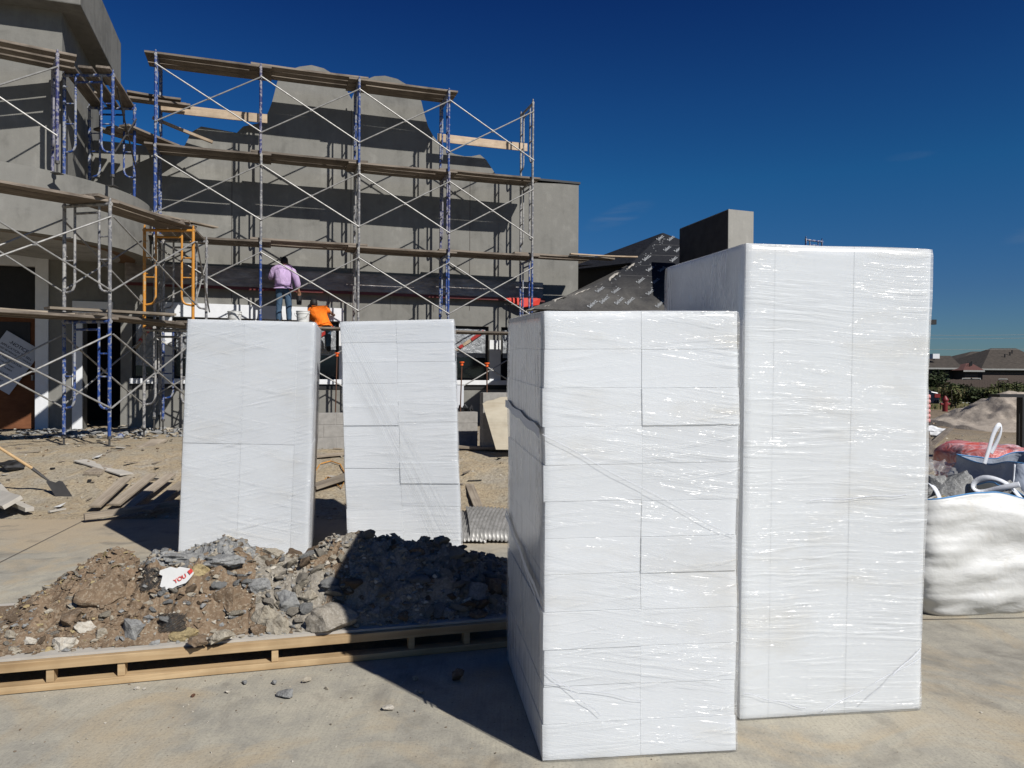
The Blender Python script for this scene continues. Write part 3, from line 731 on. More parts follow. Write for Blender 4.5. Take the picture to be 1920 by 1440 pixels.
posts = [0, 2.13, 4.26, 6.39, 8.52]
ZF = [2.8 - FH, 2.8, 2.8 + FH, 2.8 + 2 * FH]
sc1 = thing('scaffold', 'tall steel frame scaffold of four bays standing against the domed stucco wall', 'scaffold', W(4.2, .45, .6))
pc = {0: ['grey_paint', 'grey_paint', 'blue_paint', 'blue_paint'], 1: ['violet_paint', 'blue_paint', 'grey_paint', 'violet_paint'], 2: ['blue_paint', 'grey_paint', 'grey_paint', 'blue_paint'],
      3: ['blue_paint', 'blue_paint', 'violet_paint', 'blue_paint'], 4: ['blue_paint', 'blue_paint', 'grey_paint', 'grey_paint']}
for i, s in enumerate(posts):
    for l, z in enumerate(ZF):
        jx = rnd.uniform(-.012, .012)
        put_frame(sc1, W(s + jx, 0), W(s + jx, .9), z, pc[i][l])
    for d in (0, .9): p = W(s, d); put_jack(sc1, p, hgt(p.x, p.y) - .01, ZF[0])
for i in range(4):
    for z in ZF:
        put_brace(sc1, W(posts[i], 0), W(posts[i + 1], 0), z)
LN = ['lowest', 'second', 'third', 'top']; BN = ['left', 'second', 'third', 'right']
for l, z in enumerate([2.8, 4.73, 6.66, 8.59]):
    for b_ in range(4):
        if l == 3 and b_ == 3: continue
        for k in range(3):
            d = .17 + k * .27
            if l in (1,) and b_ == 0: d = .17 + k * .27
            zz = z + (.046 if (b_ % 2) else 0) + .0
            lab = f'{["front","middle","back"][k]} plank on the {LN[l]} lift of the tall scaffold, {["far left bay","second bay","third bay","far right bay"][b_]}'
            plank(W(posts[b_] , d), W(posts[b_ + 1], d), zz + rnd.uniform(0, .004), lab, 'scaffold planks')
plank(W(8.3, .2), W(10.6, .2), 4.73 + .095, 'long plank reaching past the right end of the tall scaffold to the dark roof', 'scaffold planks')
plank(W(8.4, .5), W(10.0, .5), 4.73 + .095, 'shorter plank beside the long one that reaches towards the dark roof', 'scaffold planks')
plank(W(9.6, .05), W(11.3, -.1), 4.73 + .145, 'light thin board lying out from scaffold end over the roof edge', 'scaffold planks', w=.14, th=.03, mt='board_face', ext=.05)
# edge boards tied to the inner posts
plank(W(6.35, .84), W(8.6, .84), 7.62, 'pale board on edge between the two right posts of the tall scaffold', 'guard boards', w=.035, th=.20, mt='board_face', ext=.06)
plank(W(.05, .84), W(2.2, .84), 7.62, 'pale board on edge between the two left posts of the tall scaffold', 'guard boards', w=.035, th=.20, mt='board_face', ext=.06)
plank(W(-.1, .95), W(1.0, 1.05), 7.28, 'narrow pale board sloping down from the left post to the parapet', 'guard boards', w=.08, th=.06, mt='board_face', tilt=.30, ext=.1)
for k, (s0, s1, d0, z, nm) in enumerate(((-1.1, .55, .35, 7.66, 'lower dark board of the ragged stack left of the tall scaffold'), (-.9, .45, .5, 7.72, 'middle board of the ragged dark stack left of the tall scaffold'), (-.5, .35, .4, 7.78, 'short top board of the ragged dark stack left of the tall scaffold'))):
    plank(W(s0, d0), W(s1, d0 + .1), z, nm, 'stacked boards', mt='plank_wood', ext=.1, w=.26)

# left scaffold around the rotunda
sc2 = thing('scaffold', 'steel frame scaffold with one yellow frame curving round the entrance canopy', 'scaffold', (-7.2, 12.4, .5))
Zp = ((-8.02, 10.55), (-8.8, 11.0)); Ap = ((-6.63, 12.3), (-7.5, 12.5)); Bp = ((-6.2, 14.5), (-7.12, 14.45)); Cp = ((-6.6, 16.1), (-7.50, 16.05))
for nm, pr, cols in (('Z', Zp, ('blue_paint', 'grey_paint')), ('A', Ap, ('blue_paint', 'grey_paint')), ('B', Bp, ('grey_paint', 'yellow_paint')), ('C', Cp, ('blue_paint', 'grey_paint'))):
    zb_ = 2.66 if nm != 'C' else 2.74
    put_frame(sc2, pr[0], pr[1], zb_ - FH, cols[0]); put_frame(sc2, pr[0], pr[1], zb_, cols[1])
    for p in pr: put_jack(sc2, p, hgt(*p) - .01, zb_ - FH)
for z in (2.66 - FH, 2.66):
    put_brace(sc2, Zp[0], Ap[0], z); put_brace(sc2, Ap[0], Bp[0], z); put_brace(sc2, Ap[1], Zp[1], z); put_brace(sc2, Bp[1], Ap[1], z); put_brace(sc2, Bp[0], Cp[0], z)
def lerp2(a, b, k): return (a[0] + (b[0] - a[0]) * k, a[1] + (b[1] - a[1]) * k)
for z, ln in ((2.66, 'lower'), (4.59, 'upper')):
    for (P_, Q_, bn, up_) in ((Zp, Ap, 'leftmost bay', 0), (Ap, Bp, 'bay beside the yellow frame', .046), (Bp, Cp, 'short bay behind yellow frame', .09)):
        for k in range(3):
            kk = (.18, .48, .78)[k]
            if bn.startswith('short') and ln == 'lower' and k == 2: continue
            plank(lerp2(P_[0], P_[1], kk), lerp2(Q_[0], Q_[1], kk), z + up_, f'{["outer","middle","inner"][k]} plank on the {ln} lift of the entrance scaffold, {bn}', 'scaffold planks')
plank((-7.3, 12.1), (-6.3, 13.4), 2.80, 'pale loose board lying skewed on the lower lift of the entrance scaffold', 'loose boards', mt='grey_wood', tilt=-.02)
plank((-8.6, 10.9), (-7.0, 12.5), 2.73, 'grey loose board jutting over the lower lift near the door', 'loose boards', mt='grey_wood', tilt=.01)
plank((-7.0, 13.2), (-6.1, 14.9), 4.72, 'thin splintered board on the upper lift near yellow frame', 'loose boards', mt='grey_wood', w=.15, th=.03)

# upper-left scaffold on the canopy
sc3 = thing('scaffold', 'small blue frame scaffold standing on top of the entrance canopy', 'scaffold', (-8.2, 13.8, 5.3))
Dp = ((-8.02, 13.15), (-8.55, 13.88)); Ep = ((-7.50, 14.0), (-8.42, 14.02)); Fp = ((-7.98, 15.75), (-8.9, 15.7)); Gp = ((-9.72, 12.05), (-9.9, 12.95))
for nm, pr, c_ in (('G', Gp, 'grey_paint'), ('D', Dp, 'violet_paint'), ('E', Ep, 'blue_paint'), ('F', Fp, 'blue_paint')): put_frame(sc3, pr[0], pr[1], 5.46, c_)
for pr in (Dp, Ep, Fp):
    for p in pr: put_jack(sc3, p, 5.27, 5.5)
put_brace(sc3, Gp[0], Dp[0], 5.46); put_brace(sc3, Ep[0], Fp[0], 5.46, 'steel_dark')
for k in range(3):
    kk = (.15, .5, .85)[k]; o3 = ["outer", "middle", "inner"][k]
    plank(lerp2(Gp[0], Gp[1], kk), lerp2(Dp[0], Dp[1], kk), 7.40, f'{o3} plank high on the canopy scaffold, over its left bay', 'scaffold planks', ext=.3)
    plank(lerp2(Ep[0], Ep[1], kk), lerp2(Fp[0], Fp[1], kk), 7.40, f'{o3} plank high on the canopy scaffold, running back along the tower', 'scaffold planks')
for k in range(3):
    plank((-8.0 - k * .28, 15.7 + k * .03), (-7.5 - k * .1, 17.2), 6.9 - .02 * k, f'dark {["outer","middle","inner"][k]} plank linking the canopy scaffold to the tall scaffold', 'scaffold planks', w=.25)

# ------------------------------------------------------------------ wrapped foam packs
def pack(label, bot, top, rows, cols, filmf, films, seed, prot=(), us=None, rseams=None):
    """bot/top: FL, FR, BR, BL corner points"""
    r = random.Random(seed)
    c = sum(bot, Vector()) / 4
    root = thing('foam_pack', label, 'foam pack', (c.x, c.y, 0), 0, 'wrapped packs of white foam blocks')
    def T(u, v, w):
        b = bot[0].lerp(bot[1], u).lerp(bot[3].lerp(bot[2], u), v)
        t_ = top[0].lerp(top[1], u).lerp(top[3].lerp(top[2], u), v)
        q = b.lerp(t_, w)
        k1 = noise.noise(Vector((w * 4.2, seed * 2.1, u * .6))) * .011 + noise.noise(Vector((w * 13, seed, 0))) * .004
        k2 = noise.noise(Vector((w * 3.1, seed * 3.7, u * 1.2 + 5))) * .012
        return q + Vector((k1, k2 * (1 - abs(2 * w - 1) * .3), 0))
    Wd = (bot[1] - bot[0]).length; Dp_ = (bot[3] - bot[0]).length; Hh = (top[0] - bot[0]).length
    us = us or [i / cols for i in range(cols + 1)]
    for ci in range(len(us) - 1):
        ws = rseams[ci] if rseams else [i / rows for i in range(rows + 1)]
        for ri in range(len(ws) - 1):
            g = r.choice((.0003, .0005, .0008)); off = r.uniform(-.003, .003); sh = r.uniform(-.005, .005)
            if (ci, ri) in prot: off = -.007 if seed != 12 else -.009
            u0, u1 = us[ci] + g / Wd, us[ci + 1] - g / Wd
            if ci == 0: u0 += sh / Wd + .006 / Wd
            if ci == len(us) - 2: u1 += sh / Wd - .006 / Wd
            w0, w1 = ws[ri] + g / Hh + (.002 if ri == 0 else 0), ws[ri + 1] - g / Hh
            mb = MB(); vs = [T(u, v, w) for u in (u0, u1) for v in ((.012 + off) / Dp_, 1 - .012 / Dp_) for w in (w0, w1)]
            mb.add(vs, [(0, 1, 3, 2), (4, 6, 7, 5), (0, 4, 5, 1), (2, 3, 7, 6), (0, 2, 6, 4), (1, 5, 7, 3)])
            mb.build('foam_block', 'foam', root, bevel=.0016)
    # film shell
    mb = MB(); NU, NV, NW = 26, 26, 70; idx = {}; rr = .014
    dims = Vector((Wd, Dp_, Hh))
    def P(i, j, k):
        key = (i, j, k)
        if key in idx: return idx[key]
        p = Vector((i / NU * Wd, j / NV * Dp_, k / NW * Hh))
        inn = Vector([max(rr, min(dims[a] - rr, p[a])) for a in range(3)])
        dl = p - inn
        q = inn + (dl.normalized() * rr if dl.length > 1e-6 else Vector())
        ctr = Vector((Wd / 2, Dp_ / 2, Hh / 2)); nrm = (q - inn).normalized() if dl.length > 1e-6 else Vector((0, 0, 1))
        sp_ = Vector((p.x * 1.1, p.y * 1.1, p.z * 9 + p.x * (1.2 if seed % 2 else -2.0))) + Vector((seed * 3, 0, 0))
        nz = noise.fractal(sp_, 1.0, 2.0, 3)
        q += nrm * (.004 + .0014 * nz + .006 * noise.noise(Vector((p.x * 2, p.y * 2, p.z * 2 + seed))))
        idx[key] = len(mb.v); mb.v.append(T(q.x / Wd, q.y / Dp_, q.z / Hh)); return idx[key]
    def face(fn, na, nb, mi):
        for a in range(na):
            for b in range(nb):
                mb.f.append((fn(a, b), fn(a + 1, b), fn(a + 1, b + 1), fn(a, b + 1))); mb.m.append(mi)
    face(lambda a, b: P(a, 0, b), NU, NW, 0); face(lambda a, b: P(a, NV, b), NU, NW, 0)
    face(lambda a, b: P(0, a, b), NV, NW, 1); face(lambda a, b: P(NU, a, b), NV, NW, 1)
    face(lambda a, b: P(a, b, NW), NU, NV, 0); face(lambda a, b: P(a, b, 0), NU, NV, 0)
    mb.build('stretch_film', films, root, smooth=True)
    return root, T
def seams(ys, y0, y1): return [0] + sorted([(y1 - y) / (y1 - y0) for y in ys]) + [1]

# pack A: near, two columns
b = [gnd(1019, 1431), gnd(1384, 1411)]; f_ = [at(1018, 583, b[0].y), at(1388, 583, b[1].y)]
bl = at(952, 1225, 4.52); bl.z = 0; tl = at(952, 598, 4.5)
br = b[1] + (bl - b[0]) * .98; tr_ = f_[1] + Vector((bl.x - b[0].x, bl.y - b[0].y, 0)) * .98 + Vector((0, 0, .04))
ls = [728, 801, 873, 942, 1012, 1080, 1150, 1220, 1290, 1361, 655]; rs = [866, 936, 1003, 1070, 1138, 1205, 1275, 1343, 795, 726, 654]
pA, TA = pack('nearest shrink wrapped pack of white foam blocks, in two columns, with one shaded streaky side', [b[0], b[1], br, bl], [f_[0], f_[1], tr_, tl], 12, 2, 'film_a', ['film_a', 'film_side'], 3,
     rseams=[seams(ls, 583, 1431), seams(rs, 583, 1411)], prot=((1, 5), (0, 3), (1, 9)))
# straps of twisted film on its shaded side
mb = MB()
def sidept(v, w, o=.014): return TA(0, v, w) + Vector((-o, -.002, 0))
for (v0, w0, v1, w1, wd) in ((.98, .755, 0.0, .73, .022), (.99, .43, 0.0, .36, .012), (.97, .445, .0, .335, .007)):
    pp = [sidept(v0 + (v1 - v0) * k / 8, w0 + (w1 - w0) * k / 8 + .004 * math.sin(k * 2)) for k in range(9)]
    mb = MB()
    for p, q in zip(pp[:-1], pp[1:]): mb.add([p - Vector((0, 0, wd)), q - Vector((0, 0, wd)), q + Vector((0, 0, wd)), p + Vector((0, 0, wd))], [(0, 1, 2, 3)])
    mb.build('film_band', 'strap_web', pA)
def ribbon(T_, pts_, w_, root_, mt='strap_web', o=.006):
    mb = MB(); P_ = [T_(u, 0, w) + Vector((0, -o, 0)) for u, w in pts_]
    n_ = 14; Q = [P_[0].lerp(P_[-1], k / n_) + Vector((0, -.001 * math.sin(k * 1.7), .004 * math.sin(k * .9))) for k in range(n_ + 1)] if len(P_) == 2 else P_
    d = (Q[-1] - Q[0]).normalized(); sd_ = Vector((-d.z, 0, d.x)) * w_
    for a_, b_ in zip(Q[:-1], Q[1:]): mb.add([a_ - sd_, b_ - sd_, b_ + sd_, a_ + sd_], [(0, 1, 2, 3)])
    mb.build('film_fold', mt, root_)
ribbon(TA, [(.0, .728), (.98, .49)], .0013, pA); ribbon(TA, [(.02, .18), (.52, .13)], .0016, pA); ribbon(TA, [(.3, .10), (.02, .205)], .0018, pA)
# pack B: tallest
b = [gnd(1387, 1352), gnd(1727, 1332)]; f_ = [at(1397, 455, b[0].y), at(1750, 467, b[1].y)]
tl = at(1246, 503, 4.62); bl = Vector((tl.x + .01, tl.y, 0)); dv = bl - b[0]; dv.z = 0
br = b[1] + dv + Vector((.1, 0, 0)); tr_ = f_[1] + dv + Vector((.08, 0, tl.z - f_[0].z))
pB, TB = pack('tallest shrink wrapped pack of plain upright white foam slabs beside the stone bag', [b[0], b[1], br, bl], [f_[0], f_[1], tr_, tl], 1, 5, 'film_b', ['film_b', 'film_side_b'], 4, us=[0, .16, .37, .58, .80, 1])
ribbon(TB, [(.66, .02), (.99, .135)], .003, pB); ribbon(TB, [(.45, .012), (.99, .115)], .0018, pB); ribbon(TB, [(.02, .06), (.36, .02)], .002, pB); ribbon(TB, [(.35, .46), (.88, .47)], .0018, pB)
# pack C: left background
b = [gnd(332, 1062), gnd(577, 1066)]; f_ = [at(350, 598, b[0].y), at(592, 604, b[1].y)]
brp = at(589, 900, 7.95); brp.z = 0; trp = at(603, 602, 7.95); trp.z = f_[1].z + .01
bl = b[0] + (brp - b[1]); tl = f_[0] + (trp - f_[1]) + Vector((0, 0, .03))
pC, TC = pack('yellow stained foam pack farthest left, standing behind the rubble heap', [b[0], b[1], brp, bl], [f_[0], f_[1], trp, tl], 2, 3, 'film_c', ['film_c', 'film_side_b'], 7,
     us=[0, .45, .86, 1], rseams=[[0, .5, 1], [0, .5, 1], [0, .5, 1]])
# pack D: second from left
b = [gnd(651, 1048), gnd(868, 1052)]; f_ = [at(637, 603, b[0].y), at(852, 598, b[1].y)]
dv = Vector((-.09, 1.05, 0))
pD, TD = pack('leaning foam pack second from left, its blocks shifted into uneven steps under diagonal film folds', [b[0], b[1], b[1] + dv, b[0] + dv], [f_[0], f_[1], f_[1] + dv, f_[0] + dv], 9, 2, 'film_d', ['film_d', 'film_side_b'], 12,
     us=[0, .49, 1], rseams=[seams([643, 680, 720, 760, 798, 838, 878, 915, 955, 994], 603, 1048), seams([641, 677, 716, 752, 791, 829, 867, 907, 950, 1000], 598, 1052)], prot=((0, 6), (1, 3)))

# ------------------------------------------------------------------ skid with rubble heap
S0 = gnd(0, 1305); S1 = gnd(950, 1215); E = (S1 - S0).normalized(); Fv = Vector((-E.y, E.x, 0))
def S(a, b_, z=0): return S0 + E * a + Fv * b_ + Vector((0, 0, z))
LEN = (S1 - S0).length + .25; A_ST = -.9
skid = thing('timber_skid', 'long low timber skid with a cement board deck carrying the rubble heap', 'skid', S(1.2, .5))
def sbox(mb, a0, a1, b0, b1, z0, z1):
    vs = [S(a, b_, z) for a in (a0, a1) for b_ in (b0, b1) for z in (z0, z1)]
    return mb.add(vs, [(0, 1, 3, 2), (4, 6, 7, 5), (0, 4, 5, 1), (2, 3, 7, 6), (0, 2, 6, 4), (1, 5, 7, 3)])
def woodpart(name, a0, a1, b0, b1, z0, z1, mt='pine'):
    mb = MB(); sbox(mb, a0, a1, b0, b1, z0, z1)
    # build in a local frame so the grain follows the timber
    c = S((a0 + a1) / 2, (b0 + b1) / 2, (z0 + z1) / 2); q = Matrix.Rotation(-math.atan2(E.y, E.x), 3, 'Z')
    if (z1 - z0) > (a1 - a0): pass
    mb2 = MB(); mb2.v = [q @ (v - c) for v in mb.v]; mb2.f = mb.f; mb2.m = mb.m; mb2.flags = 'loc'
    o = mb2.build(name, mt, skid, bevel=.003); o.location = c - Vector(skid.location); o.rotation_euler = (0, 0, math.atan2(E.y, E.x)); return o
for b0 in (0, .5, 1.04):
    woodpart('bottom_rail', A_ST, LEN, b0, b0 + .089, .004, .042)
    woodpart('top_rail', A_ST, LEN, b0, b0 + .05, .118, .168)
def apx(px): # a where pixel column hits the front plane of the skid
    d = ray(px, 1270); o = Vector((0, 0, CAMZ)) - S0
    t_ = -(o.dot(Fv)) / d.dot(Fv); return (o + d * t_).dot(E)
for px in (-160, -60, 92, 226, 515, 772, 876, 985):
    a_ = apx(px)
    for b0 in (.012, .51, 1.05): woodpart('block', a_ - .019, a_ + .019, b0, b0 + .075, .0425, .1175)
mb = MB(); sbox(mb, A_ST, LEN, .035, 1.16, .169, .183); mb.build('deck_sheet', 'cement_board', skid)
# heap
sil = [(-120, 1195), (-40, 1175), (0, 1158), (60, 1120), (110, 1084), (150, 1056), (190, 1038), (235, 1046), (262, 1066), (290, 1042), (340, 1032), (430, 1026), (470, 1036), (520, 1048), (560, 1046), (600, 1022), (630, 1010), (670, 1006), (720, 1012), (770, 1018), (830, 1028), (880, 1040), (930, 1054), (980, 1066), (1010, 1120)]
prof = []
for x, y in sil:
    d = ray(x, y); o = Vector((0, 0, CAMZ)) - S(0, .68); t_ = -(o.dot(Fv)) / d.dot(Fv); p = Vector((0, 0, CAMZ)) + d * t_
    prof.append(((p - S0).dot(E), p.z - .183))
def pf(a):
    if a <= prof[0][0]: return max(0, prof[0][1] - (prof[0][0] - a) * .8)
    for (a0, h0), (a1, h1) in zip(prof[:-1], prof[1:]):
        if a <= a1: return h0 + (h1 - h0) * (a - a0) / (a1 - a0)
    return max(0, prof[-1][1] - (a - prof[-1][0]) * 2)
def heap(a, b_):
    h = max(0, pf(a) - .02)
    front = .10 + .07 * noise.noise(Vector((a * 2.3, 1, 0)))
    if b_ < .68: k = (b_ - front) / (.68 - front)
    else: k = 1 - (b_ - .68) / .42
    k = max(0, min(1, k)); k = math.sin(k * math.pi / 2) ** 1.05
    nn = noise.fractal(Vector((a * 5, b_ * 5, 2)), .9, 2.0, 6) * .05 + noise.noise(Vector((a * 2.4, b_ * 2.4, 8))) * .05
    rd = abs(noise.noise(Vector((a * 9, b_ * 9, 4)))) * .06 + abs(noise.noise(Vector((a * 21, b_ * 21, 7)))) * .03 + noise.noise(Vector((a * 45, b_ * 45, 7))) * .010
    z = h * k + (nn + rd) * min(1, k * 3) * (.25 + .75 * min(1, h * 3))
    return (.184 + max(0, z)) if k > 0 else .1835
NA, NB = 300, 84; mb = MB(); a0, a1 = -.95, LEN + .05
for j in range(NB + 1):
    for i in range(NA + 1):
        a = a0 + (a1 - a0) * i / NA; b_ = .06 + 1.08 * j / NB; mb.v.append(S(a, b_, heap(a, b_)))
for j in range(NB):
    for i in range(NA):
        q = j * (NA + 1) + i; a = a0 + (a1 - a0) * (i + .5) / NA; b_ = .06 + 1.08 * (j + .5) / NB
        if heap(a, b_) < .1837: continue
        mb.f.append((q, q + 1, q + NA + 2, q + NA + 1))
        nz = noise.noise(Vector((a * 2, b_ * 2.4, 11))) + noise.noise(Vector((a * 7, b_ * 7, 1))) * .4
        px = 960 + S(a, b_).x / S(a, b_).y * F
        if px < 265: mi = 0
        elif px < 480: mi = 1 if b_ > (.46 if 285 < px < 440 else .62) + nz * .16 else 0
        else: mi = 3 if nz > -.35 else 0
        mb.m.append(mi)
rub = mb.build('rubble_heap', ['soil', 'rock_grey', 'rock_brown', 'debris'], smooth=False)
tag(rub, kind='stuff'); rub['label'] = 'heap of brown soil and broken concrete on the skid'; rub['category'] = 'rubble'
hb = bvh_of(rub)
# small fragments: part of the heap material
mb = MB(); rk = random.Random(21)
for i in range(3400):
    a = rk.uniform(-.7, LEN); b_ = rk.uniform(.07, .85); z = heap(a, b_)
    sz = rk.choice((.006, .008, .010, .012, .014, .018, .024)) * rk.uniform(.8, 1.3)
    px = 960 + S(a, b_).x / S(a, b_).y * F
    mi = rk.choice((0, 1, 4, 4, 4, 4, 3) if px < 265 else (0, 0, 1, 1, 1, 2, 4))
    mb.hull(S(a, b_, z + sz * .2), (sz * rk.uniform(.8, 1.6), sz, sz * rk.uniform(.5, .9)), 8, seed=i, mi=mi)
fr = mb.build('rubble_fragments', ['rock_grey', 'rock_tan', 'rock_pale', 'rock_yellow', 'soil'])
tag(fr, kind='stuff'); fr['label'] = 'small loose fragments strewn over the rubble heap'; fr['category'] = 'gravel'
# mid-size chunks, each its own thing
ZONES = ((-200, 265, 'small stone in the brown soil at the left end of the rubble heap', 'stones in the brown soil'), (265, 480, 'grey mortar lump on the crest left of middle of the rubble heap', 'mortar lumps'),
         (480, 650, 'broken concrete chunk in the sunlit middle of the rubble heap', 'sunlit chunks'), (650, 1100, 'concrete chunk in the shaded right half of the rubble heap', 'shaded chunks'))
protos = {}
for i, mt in enumerate(('rock_grey', 'rock_grey', 'rock_tan', 'debris', 'rock_tan', 'rock_brown', 'debris', 'debris')):
    mb = MB(); mb.hull((0, 0, 0), (1, .82, .62), 15, seed=100 + i, rot=Matrix.Identity(3), sub=2, amp=.16)
    me = bpy.data.meshes.new('chunk'); me.from_pydata([tuple(v) for v in mb.v], [], mb.f); me.materials.append(M[mt]); me.polygons.foreach_set('use_smooth', [True] * len(me.polygons)); me.set_sharp_from_angle(angle=R(32)); protos[i] = me
pk = list(protos.values())
for i in range(285):
    a = rk.uniform(-.5, LEN); 
    b_ = rk.uniform(.12, .75); px = 960 + S(a, b_).x / S(a, b_).y * F
    if px < 265 and rk.random() < .65: continue
    if 380 < px < 480 and b_ < .6 and rk.random() < .5: continue
    sz = rk.uniform(.02, .045) if px < 480 else rk.uniform(.026, .070)
    if b_ > .62: sz *= .8
    me = rk.choice(pk if px > 480 else (pk[:4] + [pk[5]]))
    if px < 265: me = rk.choice((pk[2], pk[5], pk[7], pk[5], pk[3]))
    o = bpy.data.objects.new('rubble_chunk', me); COL.objects.link(o)
    o.location = S(a, b_, heap(a, b_) + sz * .15); o.scale = (sz * rk.uniform(.9, 1.5), sz * rk.uniform(.8, 1.2), sz * rk.uniform(.6, 1.1)); o.rotation_euler = (rk.uniform(-.7, .7), rk.uniform(-.7, .7), rk.uniform(0, 6.3))
    zn = next(z for z in ZONES if z[0] <= px < z[1] or z[1] == 1100)
    tag(o, zn[2], 'rubble', zn[3])
def bigrock(px, py, wpx, hpx, mt, label, seed, grp='large stones of the rubble heap', depth=.8, on='heap', rot=0):
    d = ray(px, py + hpx * .25); org = Vector((0, 0, CAMZ)); hit = hb.ray_cast(org, d.normalized())
    p = hit[0]
    if p is None: p = gnd(px, py + hpx * .4, .19 if on == 'heap' else 0); p.z += hpx * p.y / F * .35
    sc_ = p.y / F; mb = MB(); sxx = wpx * sc_ / 2 * 1.12; szz = hpx * sc_ / 2 * 1.12
    mb.hull(p, (sxx, sxx * depth, szz), 15, seed=seed, rot=Matrix.Rotation(rot, 3, 'Y'), sub=3, amp=.17)
    o = mb.build('stone', mt, origin=p, smooth='auto'); tag(o, label, 'stone', grp); return o
for i, a_ in enumerate([
    (122, 1198, 52, 36, 'rock_pale', 'round pale disc shaped stone at the front left edge of the deck'),
    (158, 1170, 42, 26, 'rock_pale', 'pale stone above the round disc stone'),
    (190, 1182, 24, 24, 'rock_tan', 'small angular tan stone right of the pale ones'),
    (245, 1172, 52, 46, 'rock_grey', 'blue grey jagged concrete lump on the sunlit front edge'),
    (52, 1200, 32, 20, 'rock_pale', 'flat pale stone at the left front of the deck'),
    (27, 1210, 26, 18, 'rock_tan', 'tan stone nearest the left end of the deck'),
    (22, 1186, 24, 22, 'rock_tan', 'grey tan stone above the leftmost tan stone'),
    (348, 1184, 60, 26, 'rock_yellow', 'long yellowish stone at the foot of the heap'),
    (412, 1192, 54, 30, 'rock_tan', 'rounded tan grey stone right of the yellowish stone'),
    (372, 1200, 40, 22, 'rock_brown', 'dull brown stone between the yellowish and the rounded stone'),
    (497, 1142, 50, 54, 'rock_tan', 'upright tan stone in the middle front of the heap'),
    (524, 1168, 52, 44, 'rock_tan', 'round tan stone beneath the upright one'),
    (485, 1092, 50, 34, 'rock_grey', 'blue grey slab of concrete above the upright tan stone'),
    (536, 1120, 54, 56, 'rock_grey', 'grey broken mortar lump behind the upright tan stone'),
    (618, 1146, 130, 56, 'debris', 'largest flat brown slab half in the shadow edge'),
    (577, 1112, 36, 24, 'rock_tan', 'slim tan stone above the large brown slab'),
    (484, 1176, 38, 24, 'rock_brown', 'low brown stone left of the round tan stone'),
    (875, 1122, 34, 24, 'rock_pale', 'whitest stone in the shaded right part'),
    (890, 1100, 56, 40, 'rock_grey', 'large shaded lump above the whitest stone'),
    (926, 1090, 60, 44, 'rock_brown', 'big dark boulder against the nearest foam pack'),
    (708, 1088, 22, 18, 'rock_pale', 'small light stone high in the shaded part'),
    (742, 1126, 32, 22, 'rock_grey', 'blue grey shaded stone in the middle of the shadow'),
    (704, 1144, 26, 28, 'rock_grey', 'conical grey shaded stone'),
    (760, 1150, 38, 26, 'rock_brown', 'shaded brown stone near the deck edge'),
    (838, 1144, 28, 30, 'rock_grey', 'ring shaped shaded stone near the right block'),
    (892, 1148, 48, 24, 'rock_brown', 'flat shaded stone below the whitest stone'),
    (790, 1166, 26, 12, 'rock_grey', 'thin shaded shard on the deck'),
    (185, 1090, 84, 70, 'soil', 'large brown clod of packed earth in the left heap'),
    (140, 1150, 60, 30, 'rock_brown', 'shadowed brown clod under the packed earth'),
    (430, 1116, 80, 60, 'soil', 'rounded brown clod of soil left of the upright tan stone'),
    (375, 1064, 44, 22, 'rock_yellow', 'yellow stone beside the torn paper'),
    (330, 1040, 80, 20, 'rock_grey', 'flat grey mortar cake on the crest'),
    (420, 1044, 84, 26, 'rock_grey', 'broad grey mortar slab on the crest'),
    (505, 1034, 50, 24, 'rock_tan', 'splintered tan slab leaning on the crest'),
    (780, 1030, 34, 20, 'rock_brown', 'dark knob on the shaded crest'),
    (818, 1034, 34, 18, 'rock_brown', 'second dark knob right on the shaded crest'),
    (60, 1120, 60, 24, 'rock_brown', 'dark clod on the far left slope')]):
    bigrock(*a_, seed=300 + i)
# stones on the slab
for i, a_ in enumerate([
    (541, 1300, 48, 18, 'rock_grey', 'flat grey shard lying on the concrete before the skid'),
    (575, 1275, 24, 14, 'rock_tan', 'tan pebble right above the flat grey shard'),
    (515, 1279, 18, 12, 'rock_grey', 'grey pebble left above the flat grey shard'),
    (727, 1327, 28, 15, 'rock_pale', 'pale angular chip alone on sunlit concrete'),
    (859, 1266, 36, 34, 'rock_brown', 'dark crumbly clod lying in the big shadow'),
    (778, 1270, 22, 12, 'rock_tan', 'small stone in the big shadow left of the clod'),
    (792, 1297, 18, 12, 'rock_grey', 'grey stone in the big shadow below the clod'),
    (257, 1290, 14, 9, 'rock_pale', 'left of two white pebbles below the skid'),
    (271, 1291, 10, 7, 'rock_pale', 'right of two white pebbles below the skid'),
    (425, 1297, 13, 9, 'rock_pale', 'white pebble near the reddish brick chip'),
    (362, 1304, 10, 11, 'rust', 'reddish brick chip on the concrete'),
    (460, 1279, 22, 10, 'rock_grey', 'dark thin shard near skid edge'),
    (612, 1290, 12, 9, 'rock_tan', 'tiny tan stone beside the shadow edge')]):
    mb = MB(); p = gnd(a_[0], a_[1] + a_[3] * .3); s_ = p.y / F
    mb.hull(p + Vector((0, 0, a_[3] * s_ * .3)), (a_[2] * s_ / 2, a_[2] * s_ * .38, a_[3] * s_ * .42), 13, seed=500 + i, sub=2, amp=.12, rot=Matrix.Rotation(i, 3, 'Z'))
    tag(mb.build('stone', a_[4], origin=p, smooth='auto'), a_[5], 'stone', 'stones on the slab')
mb = MB(); rk = random.Random(5)
